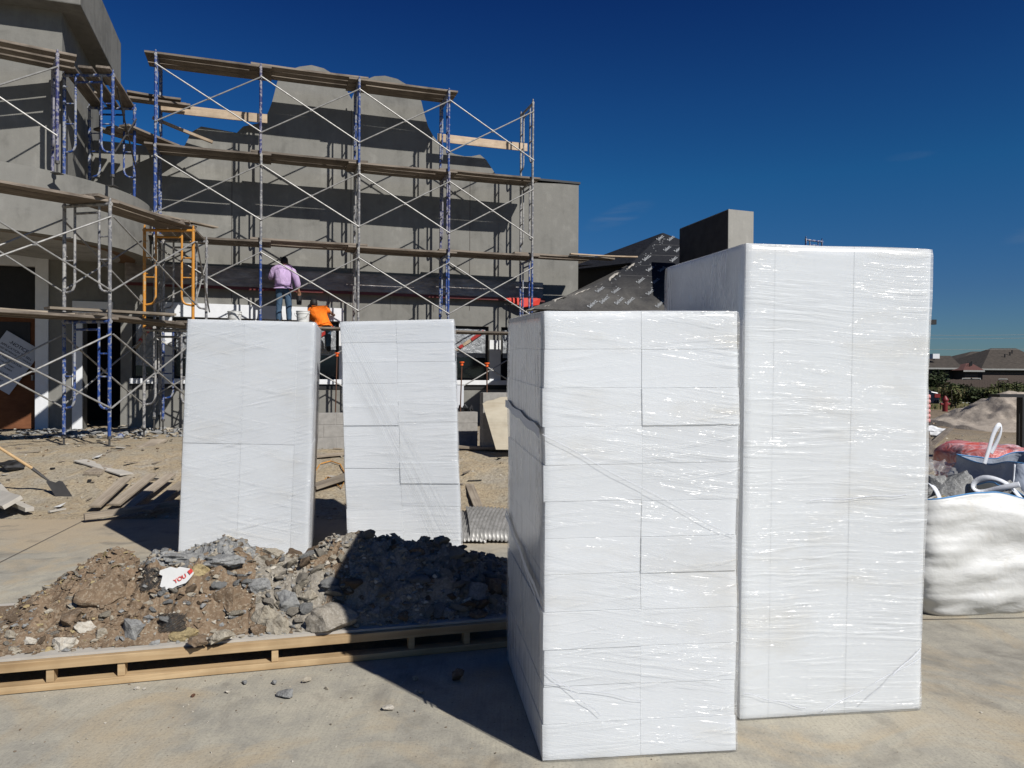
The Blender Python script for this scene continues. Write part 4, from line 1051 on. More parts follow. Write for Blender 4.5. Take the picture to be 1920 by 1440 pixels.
for i in range(520):
    x = rk.uniform(-3.4, 3.6); y = rk.uniform(2.4, 8.5)
    if rk.random() < .5: x = rk.gauss(-1.3, .9); y = rk.gauss(3.9, .35)
    s_ = rk.choice((.002, .003, .004, .007)) * rk.uniform(.8, 1.3)
    mb.hull((x, y, s_ * .4), (s_ * 1.3, s_, s_ * .7), 7, seed=i, mi=rk.randrange(3))
o = mb.build('grit', ['rock_pale', 'rock_brown', 'rock_tan']); tag(o, kind='stuff'); o['label'] = 'fine grit scattered over the concrete'; o['category'] = 'gravel'
mb = MB()
for i in range(1700):
    y = 9 + 11 * rk.random() ** 1.3; x = rk.uniform(-.75, .3) * y
    if rk.random() < .3: x = rk.uniform(.5, .8) * y
    s_ = rk.choice((.007, .010, .014, .02, .03)) * rk.uniform(.7, 1.2)
    mb.hull((x, y, hgt(x, y) + s_ * .3), (s_ * 1.4, s_, s_ * .7), 8, seed=i, mi=rk.choice((0, 1, 1, 2, 2, 3)))
o = mb.build('gravel', ['rock_pale', 'rock_tan', 'rock_brown', 'soil']); tag(o, kind='stuff'); o['label'] = 'stones and clods scattered over the bare dirt'; o['category'] = 'gravel'

mb = MB(); rk = random.Random(55)
for i in range(230):
    y = rk.uniform(9.2, 15.5); x = rk.uniform(-.72, .02) * y
    if rk.random() < .25: x = rk.uniform(.54, .72) * y
    L_ = rk.choice((.04, .06, .10, .16, .28)) * rk.uniform(.7, 1.3); q = Matrix.Rotation(rk.uniform(0, 3.14), 3, 'Z') @ Matrix.Rotation(rk.uniform(-.12, .12), 3, 'Y')
    mb.box((x, y, hgt(x, y) + .018), (L_, rk.uniform(.015, .05), rk.uniform(.006, .02)), q, mi=rk.choice((0, 0, 1, 2, 3)))
o = mb.build('litter', ['grey_wood', 'cement_board', 'plank_wood', 'black']); tag(o, kind='stuff'); o['label'] = 'wood slivers and scraps littering the dirt'; o['category'] = 'litter'
# torn paper with red print, wire lath, in the heap
def hp(px, py, lift=.0):
    d = ray(px, py).normalized(); h = hb.ray_cast(Vector((0, 0, CAMZ)), d); p = h[0] if h[0] is not None else gnd(px, py, .3)
    return p - d * lift
c = hp(330, 1085, .05); sc_ = c.y / F
def billpt(px, py, k=0): # sheet lying on the heap slope
    dx, dy = (px - 332) * sc_, -(py - 1085) * sc_
    return c + Vector((dx, dy * .45 + k * -.01, dy * .9))
pl = [(299, 1070), (318, 1063), (330, 1066), (334, 1063), (354, 1066), (364, 1074), (360, 1082), (356, 1088), (352, 1093), (336, 1099), (330, 1103), (323, 1102), (318, 1106), (315, 1101), (305, 1101), (306, 1080), (299, 1077)]
mb = MB(); mb.prism([billpt(*p) for p in pl], (0, -.002, .001)); pap = mb.build('torn_paper', 'paper', origin=c); tag(pap, 'torn cream paper sack with red print lying in the rubble', 'paper')
tv, tf = text_mesh('YOU', .036); ca, sa = math.cos(R(32)), math.sin(R(32))
def ontp(x, y): return billpt(341 + x, 1084 - y, 1)
mb = MB(); mb.add([ontp((v.x * ca - v.y * sa) / sc_, (v.x * sa + v.y * ca) / sc_) for v in tv], tf); mb.build('print', 'red_ink', pap)
mb = MB(); mb.add([billpt(352, 1070, 1.2), billpt(358, 1065, 1.2), billpt(363, 1070, 1.2), billpt(358, 1076, 1.2)], [(0, 1, 2, 3)]); mb.build('red_diamond', 'red_ink', pap)
for nm, x0, y0, x1, y1, lab in (('wire_lath', 262, 1064, 302, 1108, 'crumpled black wire lath beside the torn paper'), ('wire_lath', 296, 1150, 350, 1184, 'flattened wire lath at the foot of the heap')):
    mb = MB(); nx_, ny_ = 11, 11
    for fam in (0, 1):
        for k in range(-ny_, nx_ + 1):
            pp = []
            for q in range(0, 9):
                u = (k + (q / 8) * ny_) / nx_ if fam == 0 else (k + ny_ - (q / 8) * ny_) / nx_
                if 0 <= u <= 1: pp.append(hp(x0 + (x1 - x0) * u + 2 * math.sin(q + k), y0 + (y1 - y0) * q / 8, .012 + .012 * abs(math.sin(q * 1.3 + k))))
            if len(pp) > 1: mb.tube(pp, .0018, 4)
    tag(mb.build(nm, 'steel_dark', origin=hp((x0 + x1) / 2, y1)), lab, 'wire mesh')

# ------------------------------------------------------------------ block walls, stakes, leaning sheet
def gh(px, py):
    z = .3
    for _ in range(12):
        p = gnd(px, py, z) if py > 730 else gnd(px, 760, z); z = hgt(p.x, p.y)
    return Vector((p.x, p.y, z))
def blockwall(name, label, pa, dirv, n_, z0, courses, endskip=()):
    ang = math.atan2(dirv.y, dirv.x); c = Vector((pa.x, pa.y, z0))
    root = thing(name, label, 'block wall', c)
    q = Matrix.Rotation(ang, 3, 'Z'); mb = MB()
    mbm = MB(); L_ = n_ * .4
    mbm.add([c + q @ Vector((x, y, z)) for x in (.012, L_ - .012) for y in (.006, .184) for z in (0, courses * .2 - .012)], [(0, 1, 3, 2), (4, 6, 7, 5), (0, 4, 5, 1), (2, 3, 7, 6), (0, 2, 6, 4), (1, 5, 7, 3)])
    mbm.build('mortar', 'mortar', root)
    for k in range(courses):
        x = -.2 if k % 2 else 0
        while x < L_ - .05:
            a_, b__ = max(0, x), min(L_, x + .4)
            mb = MB(); mb.box(c + q @ Vector(((a_ + b__) / 2, .095, k * .2 + .095)), (b__ - a_ - .01, .19, .19), q); mb.build('block', 'cmu', root, bevel=.003); x += .4
    return root
pR = at(896, 800, 12.9); n_ = 7; pa = Vector((pR.x, pR.y, 0)) - U * (n_ * .4)
blockwall('block_wall', 'low three course grey block wall behind the two left foam packs', pa, U, n_, .55, 3)
pR2 = at(905, 800, 12.0); blockwall('block_wall', 'higher grey block wall with its shaded end, behind the leaning sheet', Vector((pR2.x, pR2.y, 0)), U, 8, .50, 5)
mb = MB(); pl = [(905, 757), (912, 752), (925, 750), (938, 745), (960, 744), (1000, 746), (1000, 843), (930, 843)]
def lean(x, y): k = (843 - y) / 100; return at(x, y, 11.45 + .38 * k)
mb.prism([lean(*p) for p in pl], (0, .012, .004)); tag(mb.build('leaning_sheet', 'plywood', origin=lean(930, 843)), 'pale chipped plywood sheet leaning against the block wall', 'sheet')
for i, (x, y, yb, Y, lab) in enumerate(((632, 663, 770, 13.1, 'between the two left foam packs'), (866, 680, 772, 12.95, 'left of two beside the second foam pack'), (913, 682, 735, 12.15, 'right of two beside the second foam pack'))):
    p = at(x, y, Y); q = at(x - (3 if i != 2 else 0), yb, Y); q.z = 1.16 if i < 2 else 1.5
    st = thing('rebar_stake', f'rebar with an orange cap, {lab}', 'rebar', (q.x, q.y, q.z), 0, 'capped rebar')
    mb = MB(); mb.tube([q - Vector((0, 0, .05)), p], .011, 7); mb.build('bar', 'rust', st)
    mb = MB(); mb.tube([p - Vector((0, 0, .05)), p + Vector((0, 0, .0))], .024, 10); mb.tube([p, p + Vector((0, 0, .018))], .042, 12); mb.build('cap', 'orange_plastic', st)
mb = MB()
for i in range(9):
    x = 850 + i * 4.5; p = at(x, 768, 13.2); mb.hull(p, (.07, .06, .11 if i % 2 else .07), 9, seed=i)
o = mb.build('felt_scraps', 'black', origin=at(868, 768, 13.2)); tag(o, 'heap of black felt scraps behind the low block wall', 'scraps', kind='stuff')
mb = MB(); p = at(863, 753, 14.2); mb.box(p + Vector((0, 0, .0)), (.13, .04, .62)); tag(mb.build('white_board', 'white_trim', origin=p), 'short white board standing behind the low block wall', 'board')

# ------------------------------------------------------------------ boards and litter on the dirt
def gboard(x0, y0, x1, y1, w_, th, label, mt='grey_wood', up0=0, up1=0, grp='boards on the dirt', roll=0):
    a = gh(x0, y0); b_ = gh(x1, y1); a.z += up0; b_.z += up1; d = b_ - a; L = d.length
    mb = MB(); mb.box((0, 0, 0), (L, w_, th)); o = mb.build('board', mt, bevel=.003)
    o.location = (a + b_) / 2 + Vector((0, 0, th / 2 + .012)); o.rotation_euler = (roll, -math.asin(d.z / L), math.atan2(d.y, d.x)); tag(o, label, 'board', grp)
gboard(172, 932, 300, 893, .24, .045, 'wide grey board lying nearest on the dirt left of the foam packs')
gboard(158, 891, 332, 879, .09, .07, 'squared timber lying just above the wide grey board', 'grey_wood', .02, .06)
gboard(178, 880, 236, 866, .14, .03, 'short board at the left of the plank bundle', 'grey_wood', .05, .09)
gboard(215, 880, 285, 862, .14, .03, 'second board in the plank bundle behind the squared timber', 'grey_wood', .05, .12)
gboard(240, 882, 320, 862, .14, .03, 'third board in the plank bundle behind the squared timber', 'grey_wood', .06, .12)
gboard(275, 884, 345, 866, .14, .03, 'rightmost board in the plank bundle against the foam pack', 'grey_wood', .07, .12)
gboard(585, 918, 660, 915, .12, .04, 'narrow board between the two left foam packs', 'grey_wood')
gboard(585, 946, 665, 936, .22, .045, 'wide board nearer between the two left foam packs', 'grey_wood', .02, .04)
gboard(840, 908, 1010, 912, .16, .04, 'long board behind the lath sheets', 'grey_wood', .03, .02)
gboard(850, 898, 905, 894, .12, .03, 'short loose board behind the long one', 'grey_wood')
gboard(150, 850, 238, 858, .2, .02, 'thin grey panel half buried under scaffold foot', 'cement_board')
gboard(-30, 868, 56, 880, .10, .05, 'grey board running under the shovel handle', 'cement_board', .04, .04)
gboard(-30, 945, 24, 884, .22, .05, 'tilted pale board at the left edge', 'cement_board', .02, .16, roll=.5)
gboard(-12, 938, 22, 950, .10, .07, 'stubby grey block end at the left edge', 'cement_board', .0, .0)
mb = MB(); p = gh(22, 925); mb.hull(p + Vector((0, 0, .09)), (.20, .2, .13), 14, seed=77, sub=2, amp=.2); tag(mb.build('black_sack', 'black', origin=p, smooth='auto'), 'crumpled black sack among boards at the left edge', 'sack')
# shovel
h0 = at(-40, 815, 9.6); h1 = at(60, 878, 9.9); h2 = at(92, 902, 10.0)
sh = thing('shovel', 'long handled shovel with a dark blade stuck upright in the dirt', 'shovel', gh(110, 930))
mb = MB(); mb.tube([h0, h1], .019, 10); mb.build('handle', 'handle_wood', sh, smooth='auto')
mb = MB(); mb.tube([h1, h1.lerp(h2, .6), h2], [.021, .019, .012], 10); mb.build('socket', 'steel_dark', sh, smooth='auto')
mb = MB(); bl_ = [(86, 903), (92, 901), (104, 905), (110, 901), (117, 903), (136, 932), (126, 934), (106, 934)]
mb.prism([at(x, y, 9.98 + (y - 900) * -.002) for x, y in bl_], (.002, .006, 0)); b_o = mb.build('blade', 'steel_dark', sh)
# paper scraps
for i, (x, y, l) in enumerate(((180, 918, 'white paper scrap lying near the wide grey board'), (108, 905 + 50, 'small pale scrap on the dirt below the shovel'))):
    p = gh(x, y); mb = MB(); mb.add([p + Vector((-.05, 0, .02)), p + Vector((.05, -.03, .03)), p + Vector((.07, .06, .07)), p + Vector((-.02, .08, .035))], [(0, 1, 2, 3)])
    o = mb.build('paper_scrap', 'paper', origin=p); o.modifiers.new('s', 'SOLIDIFY').thickness = .002; tag(o, l, 'paper')
# mortar debris heap at the facade foot
mb = MB()
for i in range(900):
    s_ = rk.uniform(-2.4, 4.2); d = rk.uniform(-1.9, .95); p = W(s_, d); 
    if p.y < 13.4: continue
    q = rk.uniform(.015, .11) * rk.uniform(.5, 1.1); mb.hull((p.x, p.y, hgt(p.x, p.y) + q * .25), (q * 1.4, q, q * .5), 9, seed=i, mi=rk.choice((0, 0, 1, 2)))
o = mb.build('mortar_debris', ['rock_grey', 'stone_dark', 'rock_tan']); tag(o, kind='stuff'); o['label'] = 'broken mortar and plastic debris along the facade foot'; o['category'] = 'rubble'
# blue tub near the scaffold foot
p = gh(226, 822); mb = MB(); mb.tube([p, p + Vector((.0, 0, .05)), p + Vector((0, 0, .09))], [.05, .055, .02], 10); tag(mb.build('bottle', 'blue_paint', origin=p), 'small blue bottle lying by the scaffold foot', 'bottle')
# yellow hose between packs
mb = MB(); pts_ = [gh(x, y) + Vector((0, 0, .025)) for x, y in ((585, 862), (600, 855), (620, 852), (638, 856), (650, 862), (640, 866), (615, 862), (600, 868), (585, 872))]
mb.tube(pts_, .009, 6); tag(mb.build('hose', 'yellow_paint', origin=pts_[0]), 'thin yellow hose curled on the dirt between the left packs', 'hose')
# rib lath sheets
for si, (x0, x1, y0, y1, up, lab) in enumerate(((858, 912, 968, 1020, .02, 'left sheet of ribbed metal lath lying behind the second foam pack'), (882, 1000, 957, 1019, .06, 'right sheet of ribbed metal lath overlapping the other'))):
    a = gnd(x0, y1, .0); wdt = (x1 - x0) * a.y / F; dep = 1.15; mb = MB(); nu, nv = 220, 16
    for j in range(nv + 1):
        v_ = j / nv
        for i in range(nu + 1):
            u_ = i / nu; ph = (u_ * wdt - v_ * .22) * 2 * math.pi / .042
            mb.v.append(a + Vector((u_ * wdt - v_ * .12, v_ * dep * .9, .012 + up * (1 if v_ > .02 else 0) + .12 * math.sin(v_ * 2.0) + .014 * max(-.2, math.sin(ph)) + .02 * math.sin(u_ * 3 + si))))
    for j in range(nv):
        for i in range(nu): q = j * (nu + 1) + i; mb.f.append((q, q + 1, q + nu + 2, q + nu + 1)); mb.m.append(0)
    o = mb.build('lath_sheet', 'galvanised', origin=a, smooth=True); o.modifiers.new('s', 'SOLIDIFY').thickness = .002
    tag(o, lab, 'metal lath', 'ribbed lath sheets')

# ------------------------------------------------------------------ notice on the door
nc = W(-3.05, Dw + .20, 2.22)
ns = thing('notice_poster', 'pale notice with black text taped askew on the entrance door glass', 'poster', nc)
ang = R(-33); 
def np_(x, y, o=0): xr, yr = x * math.cos(ang) - y * math.sin(ang), x * math.sin(ang) + y * math.cos(ang); return nc + U * xr + Vector((0, 0, yr)) - N * (.0 + o)
d = wallpt(27, 680, Dw + .2); nc = W(d[0] - .12, Dw + .2, d[1]); ns.location = nc
PW, PH = .80, 1.15
mb = MB(); mb.prism([np_(-PW / 2, -PH / 2), np_(PW / 2, -PH / 2), np_(PW / 2, PH / 2), np_(-PW / 2, PH / 2)], N * -.004); mb.build('sheet', 'poster', ns)
lines = [('-NOTICE-', .105, .40), ('APPLICATION TO SELL', .068, .29), ('MIXED BEVERAGE ALCOHOLIC', .056, .21), ('BEVERAGES IS PROPOSED', .06, .13), ('AT THIS LOCATION', .06, .055), ('TYPE OF PERMIT', .045, -.04), ('PERMIT NUMBER', .045, -.12), ('APPLICANT', .06, -.24), ('APPLICANT', .055, -.40)]
for tx, sz, y in lines:
    tv, tf = text_mesh(tx, sz); mb = MB(); mb.add([np_(v.x, v.y + y, .0055) for v in tv], tf); o = mb.build('lettering', 'ink', ns)

# ------------------------------------------------------------------ people
def skinobj(name, nodes, edges, mt, parent, lvl=1):
    me = bpy.data.meshes.new(name); me.from_pydata([n[0] for n in nodes], edges, []); me.materials.append(M[mt])
    o = bpy.data.objects.new(name, me); COL.objects.link(o); o.parent = parent
    sk = o.modifiers.new('skin', 'SKIN'); sk.use_smooth_shade = True
    for i, n_ in enumerate(nodes):
        r_ = n_[1]; r_ = r_ if isinstance(r_, tuple) else (r_, r_); me.skin_vertices[0].data[i].radius = r_
        me.skin_vertices[0].data[i].use_root = (i == 0)
    sb = o.modifiers.new('sub', 'SUBSURF'); sb.levels = lvl; sb.render_levels = lvl
    # realise as a plain mesh
    bpy.context.view_layer.update()
    dg = bpy.context.evaluated_depsgraph_get(); m2 = bpy.data.meshes.new_from_object(o.evaluated_get(dg))
    o.modifiers.clear(); o.data = m2
    if not m2.materials: m2.materials.append(M[mt])
    m2.polygons.foreach_set('use_smooth', [True] * len(m2.polygons)); return o
def person(label, loc, rz, J, shirt, trous, scale=1.0):
    root = thing('person', label, 'person', loc, rz)
    V = lambda k: J[k]
    nodes = []; idx = {}; edges = []
    def nd(k, r_): idx[k] = len(nodes); nodes.append((J[k], r_))
    for k, r_ in (('pelvis', (.11, .085)), ('belly', (.10, .085)), ('chest', (.115, .085)), ('neck', (.052, .055)), ('chin', (.062, .07)), ('head', (.078, .09)), ('crown', (.05, .06))): nd(k, r_)
    ch = ['pelvis', 'belly', 'chest', 'neck', 'chin', 'head', 'crown']; edges += [(idx[a], idx[b_]) for a, b_ in zip(ch[:-1], ch[1:])]
    for s_ in 'lr':
        for k, r_ in (('sh', .058), ('el', .042), ('wr', .027), ('pa', (.04, .022))): nd(k + s_, r_)
        edges += [(idx['chest'], idx['sh' + s_]), (idx['sh' + s_], idx['el' + s_]), (idx['el' + s_], idx['wr' + s_]), (idx['wr' + s_], idx['pa' + s_])]
        dr_ = (Vector(J['pa' + s_]) - Vector(J['wr' + s_])).normalized(); sd_ = dr_.cross(Vector((0, 1, 0)));
        if sd_.length < .2: sd_ = dr_.cross(Vector((0, 0, 1)))
        sd_.normalize(); pr_ = dr_.cross(sd_)
        for fi, (o_, ln) in enumerate(((-.03, .065), (-.01, .078), (.01, .075), (.03, .058))):
            b0 = Vector(J['pa' + s_]) + sd_ * o_ + dr_ * .02; b1 = b0 + dr_ * ln * .55 + pr_ * .01; b2 = b1 + dr_ * ln * .35 + pr_ * .03
            q = len(nodes); nodes += [(tuple(b0), .010), (tuple(b1), .009), (tuple(b2), .007)]; edges += [(idx['pa' + s_], q), (q, q + 1), (q + 1, q + 2)]
        b0 = Vector(J['pa' + s_]) - sd_ * .035 - dr_ * .02; b1 = b0 - sd_ * .025 + dr_ * .03 + pr_ * .01
        q = len(nodes); nodes += [(tuple(b0), .011), (tuple(b1), .009)]; edges += [(idx['pa' + s_], q), (q, q + 1)]
        for k, r_ in (('hi', .088), ('kn', .058), ('an', .040), ('to', .038)): nd(k + s_, r_)
        edges += [(idx['pelvis'], idx['hi' + s_]), (idx['hi' + s_], idx['kn' + s_]), (idx['kn' + s_], idx['an' + s_]), (idx['an' + s_], idx['to' + s_])]
    body = skinobj('body', nodes, edges, 'skin', root)
    # nose, ears as small features merged into hair/face child
    lp = lambda a, b_, k: tuple(Vector(J[a]).lerp(Vector(J[b_]), k))
    sn = [(J['belly'], (.215, .18)), (J['chest'], (.225, .19)), (lp('chest', 'neck', .7), (.125, .12)), (lp('pelvis', 'belly', .15), (.20, .17))]
    sn.append((lp('chest', 'neck', .4), (.19, .165))); se = [(0, 1), (1, 4), (4, 2), (0, 3)]
    for s_ in 'lr':
        q = len(sn); e_ = .9 if shirt == 'lilac_shirt' else .35
        if e_ > .5: sn += [(J['sh' + s_], .108), (J['el' + s_], .088), (lp('el' + s_, 'wr' + s_, .92), .055)]; se += [(1, q), (q, q + 1), (q + 1, q + 2)]
        else: sn += [(J['sh' + s_], .095), (lp('sh' + s_, 'el' + s_, .75), .082)]; se += [(1, q), (q, q + 1)]
    so_ = skinobj('shirt', sn, se, shirt, root)
    bmx = bmesh.new(); bmx.from_mesh(so_.data)
    ax0, ax1, axn = Vector(lp('pelvis', 'belly', .0)), Vector(J['chest']), Vector(J['neck']); spn = [ax0, Vector(J['belly']), ax1.lerp(Vector(J['belly']), .4), ax1, ax1.lerp(axn, .5), ax1.lerp(axn, .85), axn]
    big = 1.0 if shirt == 'lilac_shirt' else .88; rings = []
    for c_, (wx, wy) in zip(spn, ((.195, .155), (.205, .165), (.215, .165), (.225, .160), (.205, .140), (.12, .11), (.07, .075))):
        rings.append([bmx.verts.new(c_ + Vector((wx * big * math.cos(2 * math.pi * k / 24), wy * big * math.sin(2 * math.pi * k / 24), 0))) for k in range(24)])
    for r0q, r1q in zip(rings[:-1], rings[1:]):
        for k in range(24): f_q = bmx.faces.new((r0q[k], r0q[(k + 1) % 24], r1q[(k + 1) % 24], r1q[k])); f_q.smooth = True
    bmx.faces.new(rings[0][::-1]); bmx.faces.new(rings[-1])
    bmesh.ops.subdivide_edges(bmx, edges=list({e_q for rq in rings for v_q in rq for e_q in v_q.link_edges}), cuts=1, use_grid_fill=True)
    for f_q in bmx.faces: f_q.smooth = True
    bmx.normal_update(); bmx.to_mesh(so_.data); bmx.free()
    for v in so_.data.vertices: v.co += v.normal * .026 * noise.fractal(v.co * 7, 1, 2, 3)
    tn = [(J['pelvis'], (.150, .125)), (lp('pelvis', 'belly', .5), (.142, .12))]; te = [(0, 1)]
    for s_ in 'lr':
        q = len(tn); tn += [(J['hi' + s_], .105), (lp('hi' + s_, 'kn' + s_, .5), .092), (J['kn' + s_], .078), (lp('kn' + s_, 'an' + s_, .5), .070), (lp('kn' + s_, 'an' + s_, .97), .064)]
        te += [(0, q), (q, q + 1), (q + 1, q + 2), (q + 2, q + 3), (q + 3, q + 4)]
    to_ = skinobj('trousers', tn, te, trous, root)
    for v in to_.data.vertices: v.co += v.normal * .012 * noise.fractal(v.co * 8, 1, 2, 3)
    hd = Vector(J['head']); cr = Vector(J['crown'])
    mb = MB(); mb.flags = 'loc'; bm = bmesh.new(); bmesh.ops.create_icosphere(bm, subdivisions=3, radius=1)
    for v in bm.verts:
        k = 1.0 if (v.co.z > -.15 or v.co.y < -.1) and v.co.z > -.62 and not (v.co.y > .45 and v.co.z < .45) else .8
        v.co = Vector((v.co.x * .088 * k, v.co.y * .103 * k, v.co.z * .112 * k)) + v.co * .006 * noise.noise(v.co * 6)
    bm.verts.index_update(); mb.add([v.co + hd + Vector((0, -.006, .022)) for v in bm.verts], [tuple(v.index for v in f.verts) for f in bm.faces]); bm.free()
    mb.build('hair', 'hair', root, smooth=True)
    mb = MB(); mb.flags = 'loc'
    for s_ in (-1, 1): mb.hull(hd + Vector((s_ * .083, .005, -.01)), (.012, .022, .034), 14, seed=3, rot=Matrix.Identity(3), sub=1)
    mb.hull(hd + Vector((0, .10, -.015)), (.014, .022, .026), 14, seed=4, rot=Matrix.Identity(3), sub=1)
    for s_ in (-1, 1):
        mb.hull(hd + Vector((s_ * .032, .088, .012)), (.014, .008, .009), 14, seed=5, rot=Matrix.Identity(3), mi=1)
    mb.hull(hd + Vector((0, .082, -.06)), (.024, .008, .007), 12, seed=6, rot=Matrix.Identity(3), mi=2)
    mb.build('face', ['skin', 'white_trim', 'red_ink'], root, smooth=True)
    for s_ in 'lr':
        a_, b_ = Vector(J['an' + s_]), Vector(J['to' + s_]); mb = MB(); mb.flags = 'loc'
        mb.tube([a_ + Vector((0, 0, .07)), a_ + Vector((0, -.01, -.02)), a_.lerp(b_, .5) , b_], [.052, .056, .05, .042], 12); mb.build('boot', 'hair', root, smooth='auto')
    root.scale = (scale,) * 3; return root
s1, _ = wallpt(531, 600, .42); pm = W(s1, .42, 2.8 + .046 + .045)
J = dict(pelvis=(0, 0, .95), belly=(0, -.01, 1.10), chest=(0, .05, 1.32), neck=(.0, .13, 1.46), chin=(-.0, .19, 1.50), head=(-.0, .21, 1.57), crown=(-.0, .20, 1.65),
         shl=(-.19, .04, 1.40), ell=(-.29, .08, 1.16), wrl=(-.31, .28, 1.22), pal=(-.31, .36, 1.25),
         shr=(.19, .02, 1.38), elr=(.30, -.02, 1.13), wrr=(.35, .04, .90), par=(.36, .06, .83),
         hil=(-.095, 0, .88), knl=(-.10, .03, .50), anl=(-.11, -.01, .09), tol=(-.12, .15, .045), hir=(.095, 0, .88), knr=(.12, .03, .50), anr=(.14, -.01, .09), tor=(.16, .15, .045))
man = person('person in lilac shirt and jeans standing on the scaffold with back turned', pm, TH - .12, J, 'lilac_shirt', 'jeans', .955)
hr = Vector(man.location) + Matrix.Rotation(TH - .12, 3, 'Z') @ (Vector((.36, .08, .74)) * .955)
mb = MB(); mb.tube([hr + Vector((0, 0, -.20)), hr + Vector((0, 0, 0))], [.055, .065], 12); mb.tube([hr + Vector((-.05, 0, 0)), hr + Vector((-.02, 0, .09)), hr + Vector((.02, 0, .09)), hr + Vector((.05, 0, 0))], .006, 6)
tag(mb.build('paint_pot', 'black', origin=hr), 'small black pot hanging from the right hand of the person in lilac', 'pot')
hl = Vector(man.location) + Matrix.Rotation(TH - .12, 3, 'Z') @ (Vector((-.31, .42, 1.27)) * .955)
tw = thing('trowel', 'flat steel trowel in the left hand of the person in lilac', 'trowel', hl)
mb = MB(); mb.box(hl + N * .12, (.26, .012, .10), Matrix.Rotation(TH, 3, 'Z')); mb.build('blade', 'galvanised', tw); mb = MB(); mb.tube([hl, hl + N * .11], .014, 8); mb.build('handle', 'handle_wood', tw)
s2, _ = wallpt(604, 600, .78); pm2 = W(s2, .80, 2.8 + .05)
J2 = dict(pelvis=(0.02, -.05, .10), belly=(-.02, -.04, .26), chest=(-.10, .12, .44), neck=(-.16, .23, .54), chin=(-.18, .28, .57), head=(-.19, .31, .64), crown=(-.19, .31, .72),
          shl=(-.27, .14, .46), ell=(-.34, .26, .28), wrl=(-.22, .4, .34), pal=(-.19, .47, .36),
          shr=(.07, .15, .52), elr=(.23, .27, .42), wrr=(.30, .42, .40), par=(.31, .50, .39),
          hil=(-.08, 0, .08), knl=(-.09, .20, .02), anl=(-.05, .22, -.42), tol=(-.05, .36, -.46), hir=(.11, 0, .08), knr=(.15, .20, .02), anr=(.16, .22, -.42), tor=(.17, .36, -.46))
person('person in an orange T-shirt sitting on the scaffold edge, legs hanging', pm2, TH - .05, J2, 'orange_shirt', 'jeans', 1.0)
def bucket(px, py, dd, z, label):
    s_, _ = wallpt(px, py, dd); p = W(s_, dd, z); r_ = thing('bucket', label, 'bucket', p, 0)
    mb = MB(); mb.tube([p, p + Vector((0, 0, .34))], [.13, .15], 18); mb.tube([p + Vector((0, 0, .29)), p + Vector((0, 0, .31))], .158, 18); mb.tube([p + Vector((0, 0, .34)), p + Vector((0, 0, .355))], .158, 18); mb.build('pail', 'bucket_white', r_, smooth='auto')
    mb = MB(); mb.tube([p + Vector((.158 * math.cos(a_), -.13 - .03 * math.sin(a_), .3 - .12 * math.sin(a_))) for a_ in [math.pi * k / 8 for k in range(9)]], .004, 5); mb.build('bail', 'steel_dark', r_)
bucket(440, 592, .45, 2.84, 'white bucket on the scaffold above the left foam pack')
bucket(568, 592, .35, 2.89, 'dirty white bucket between the two persons')

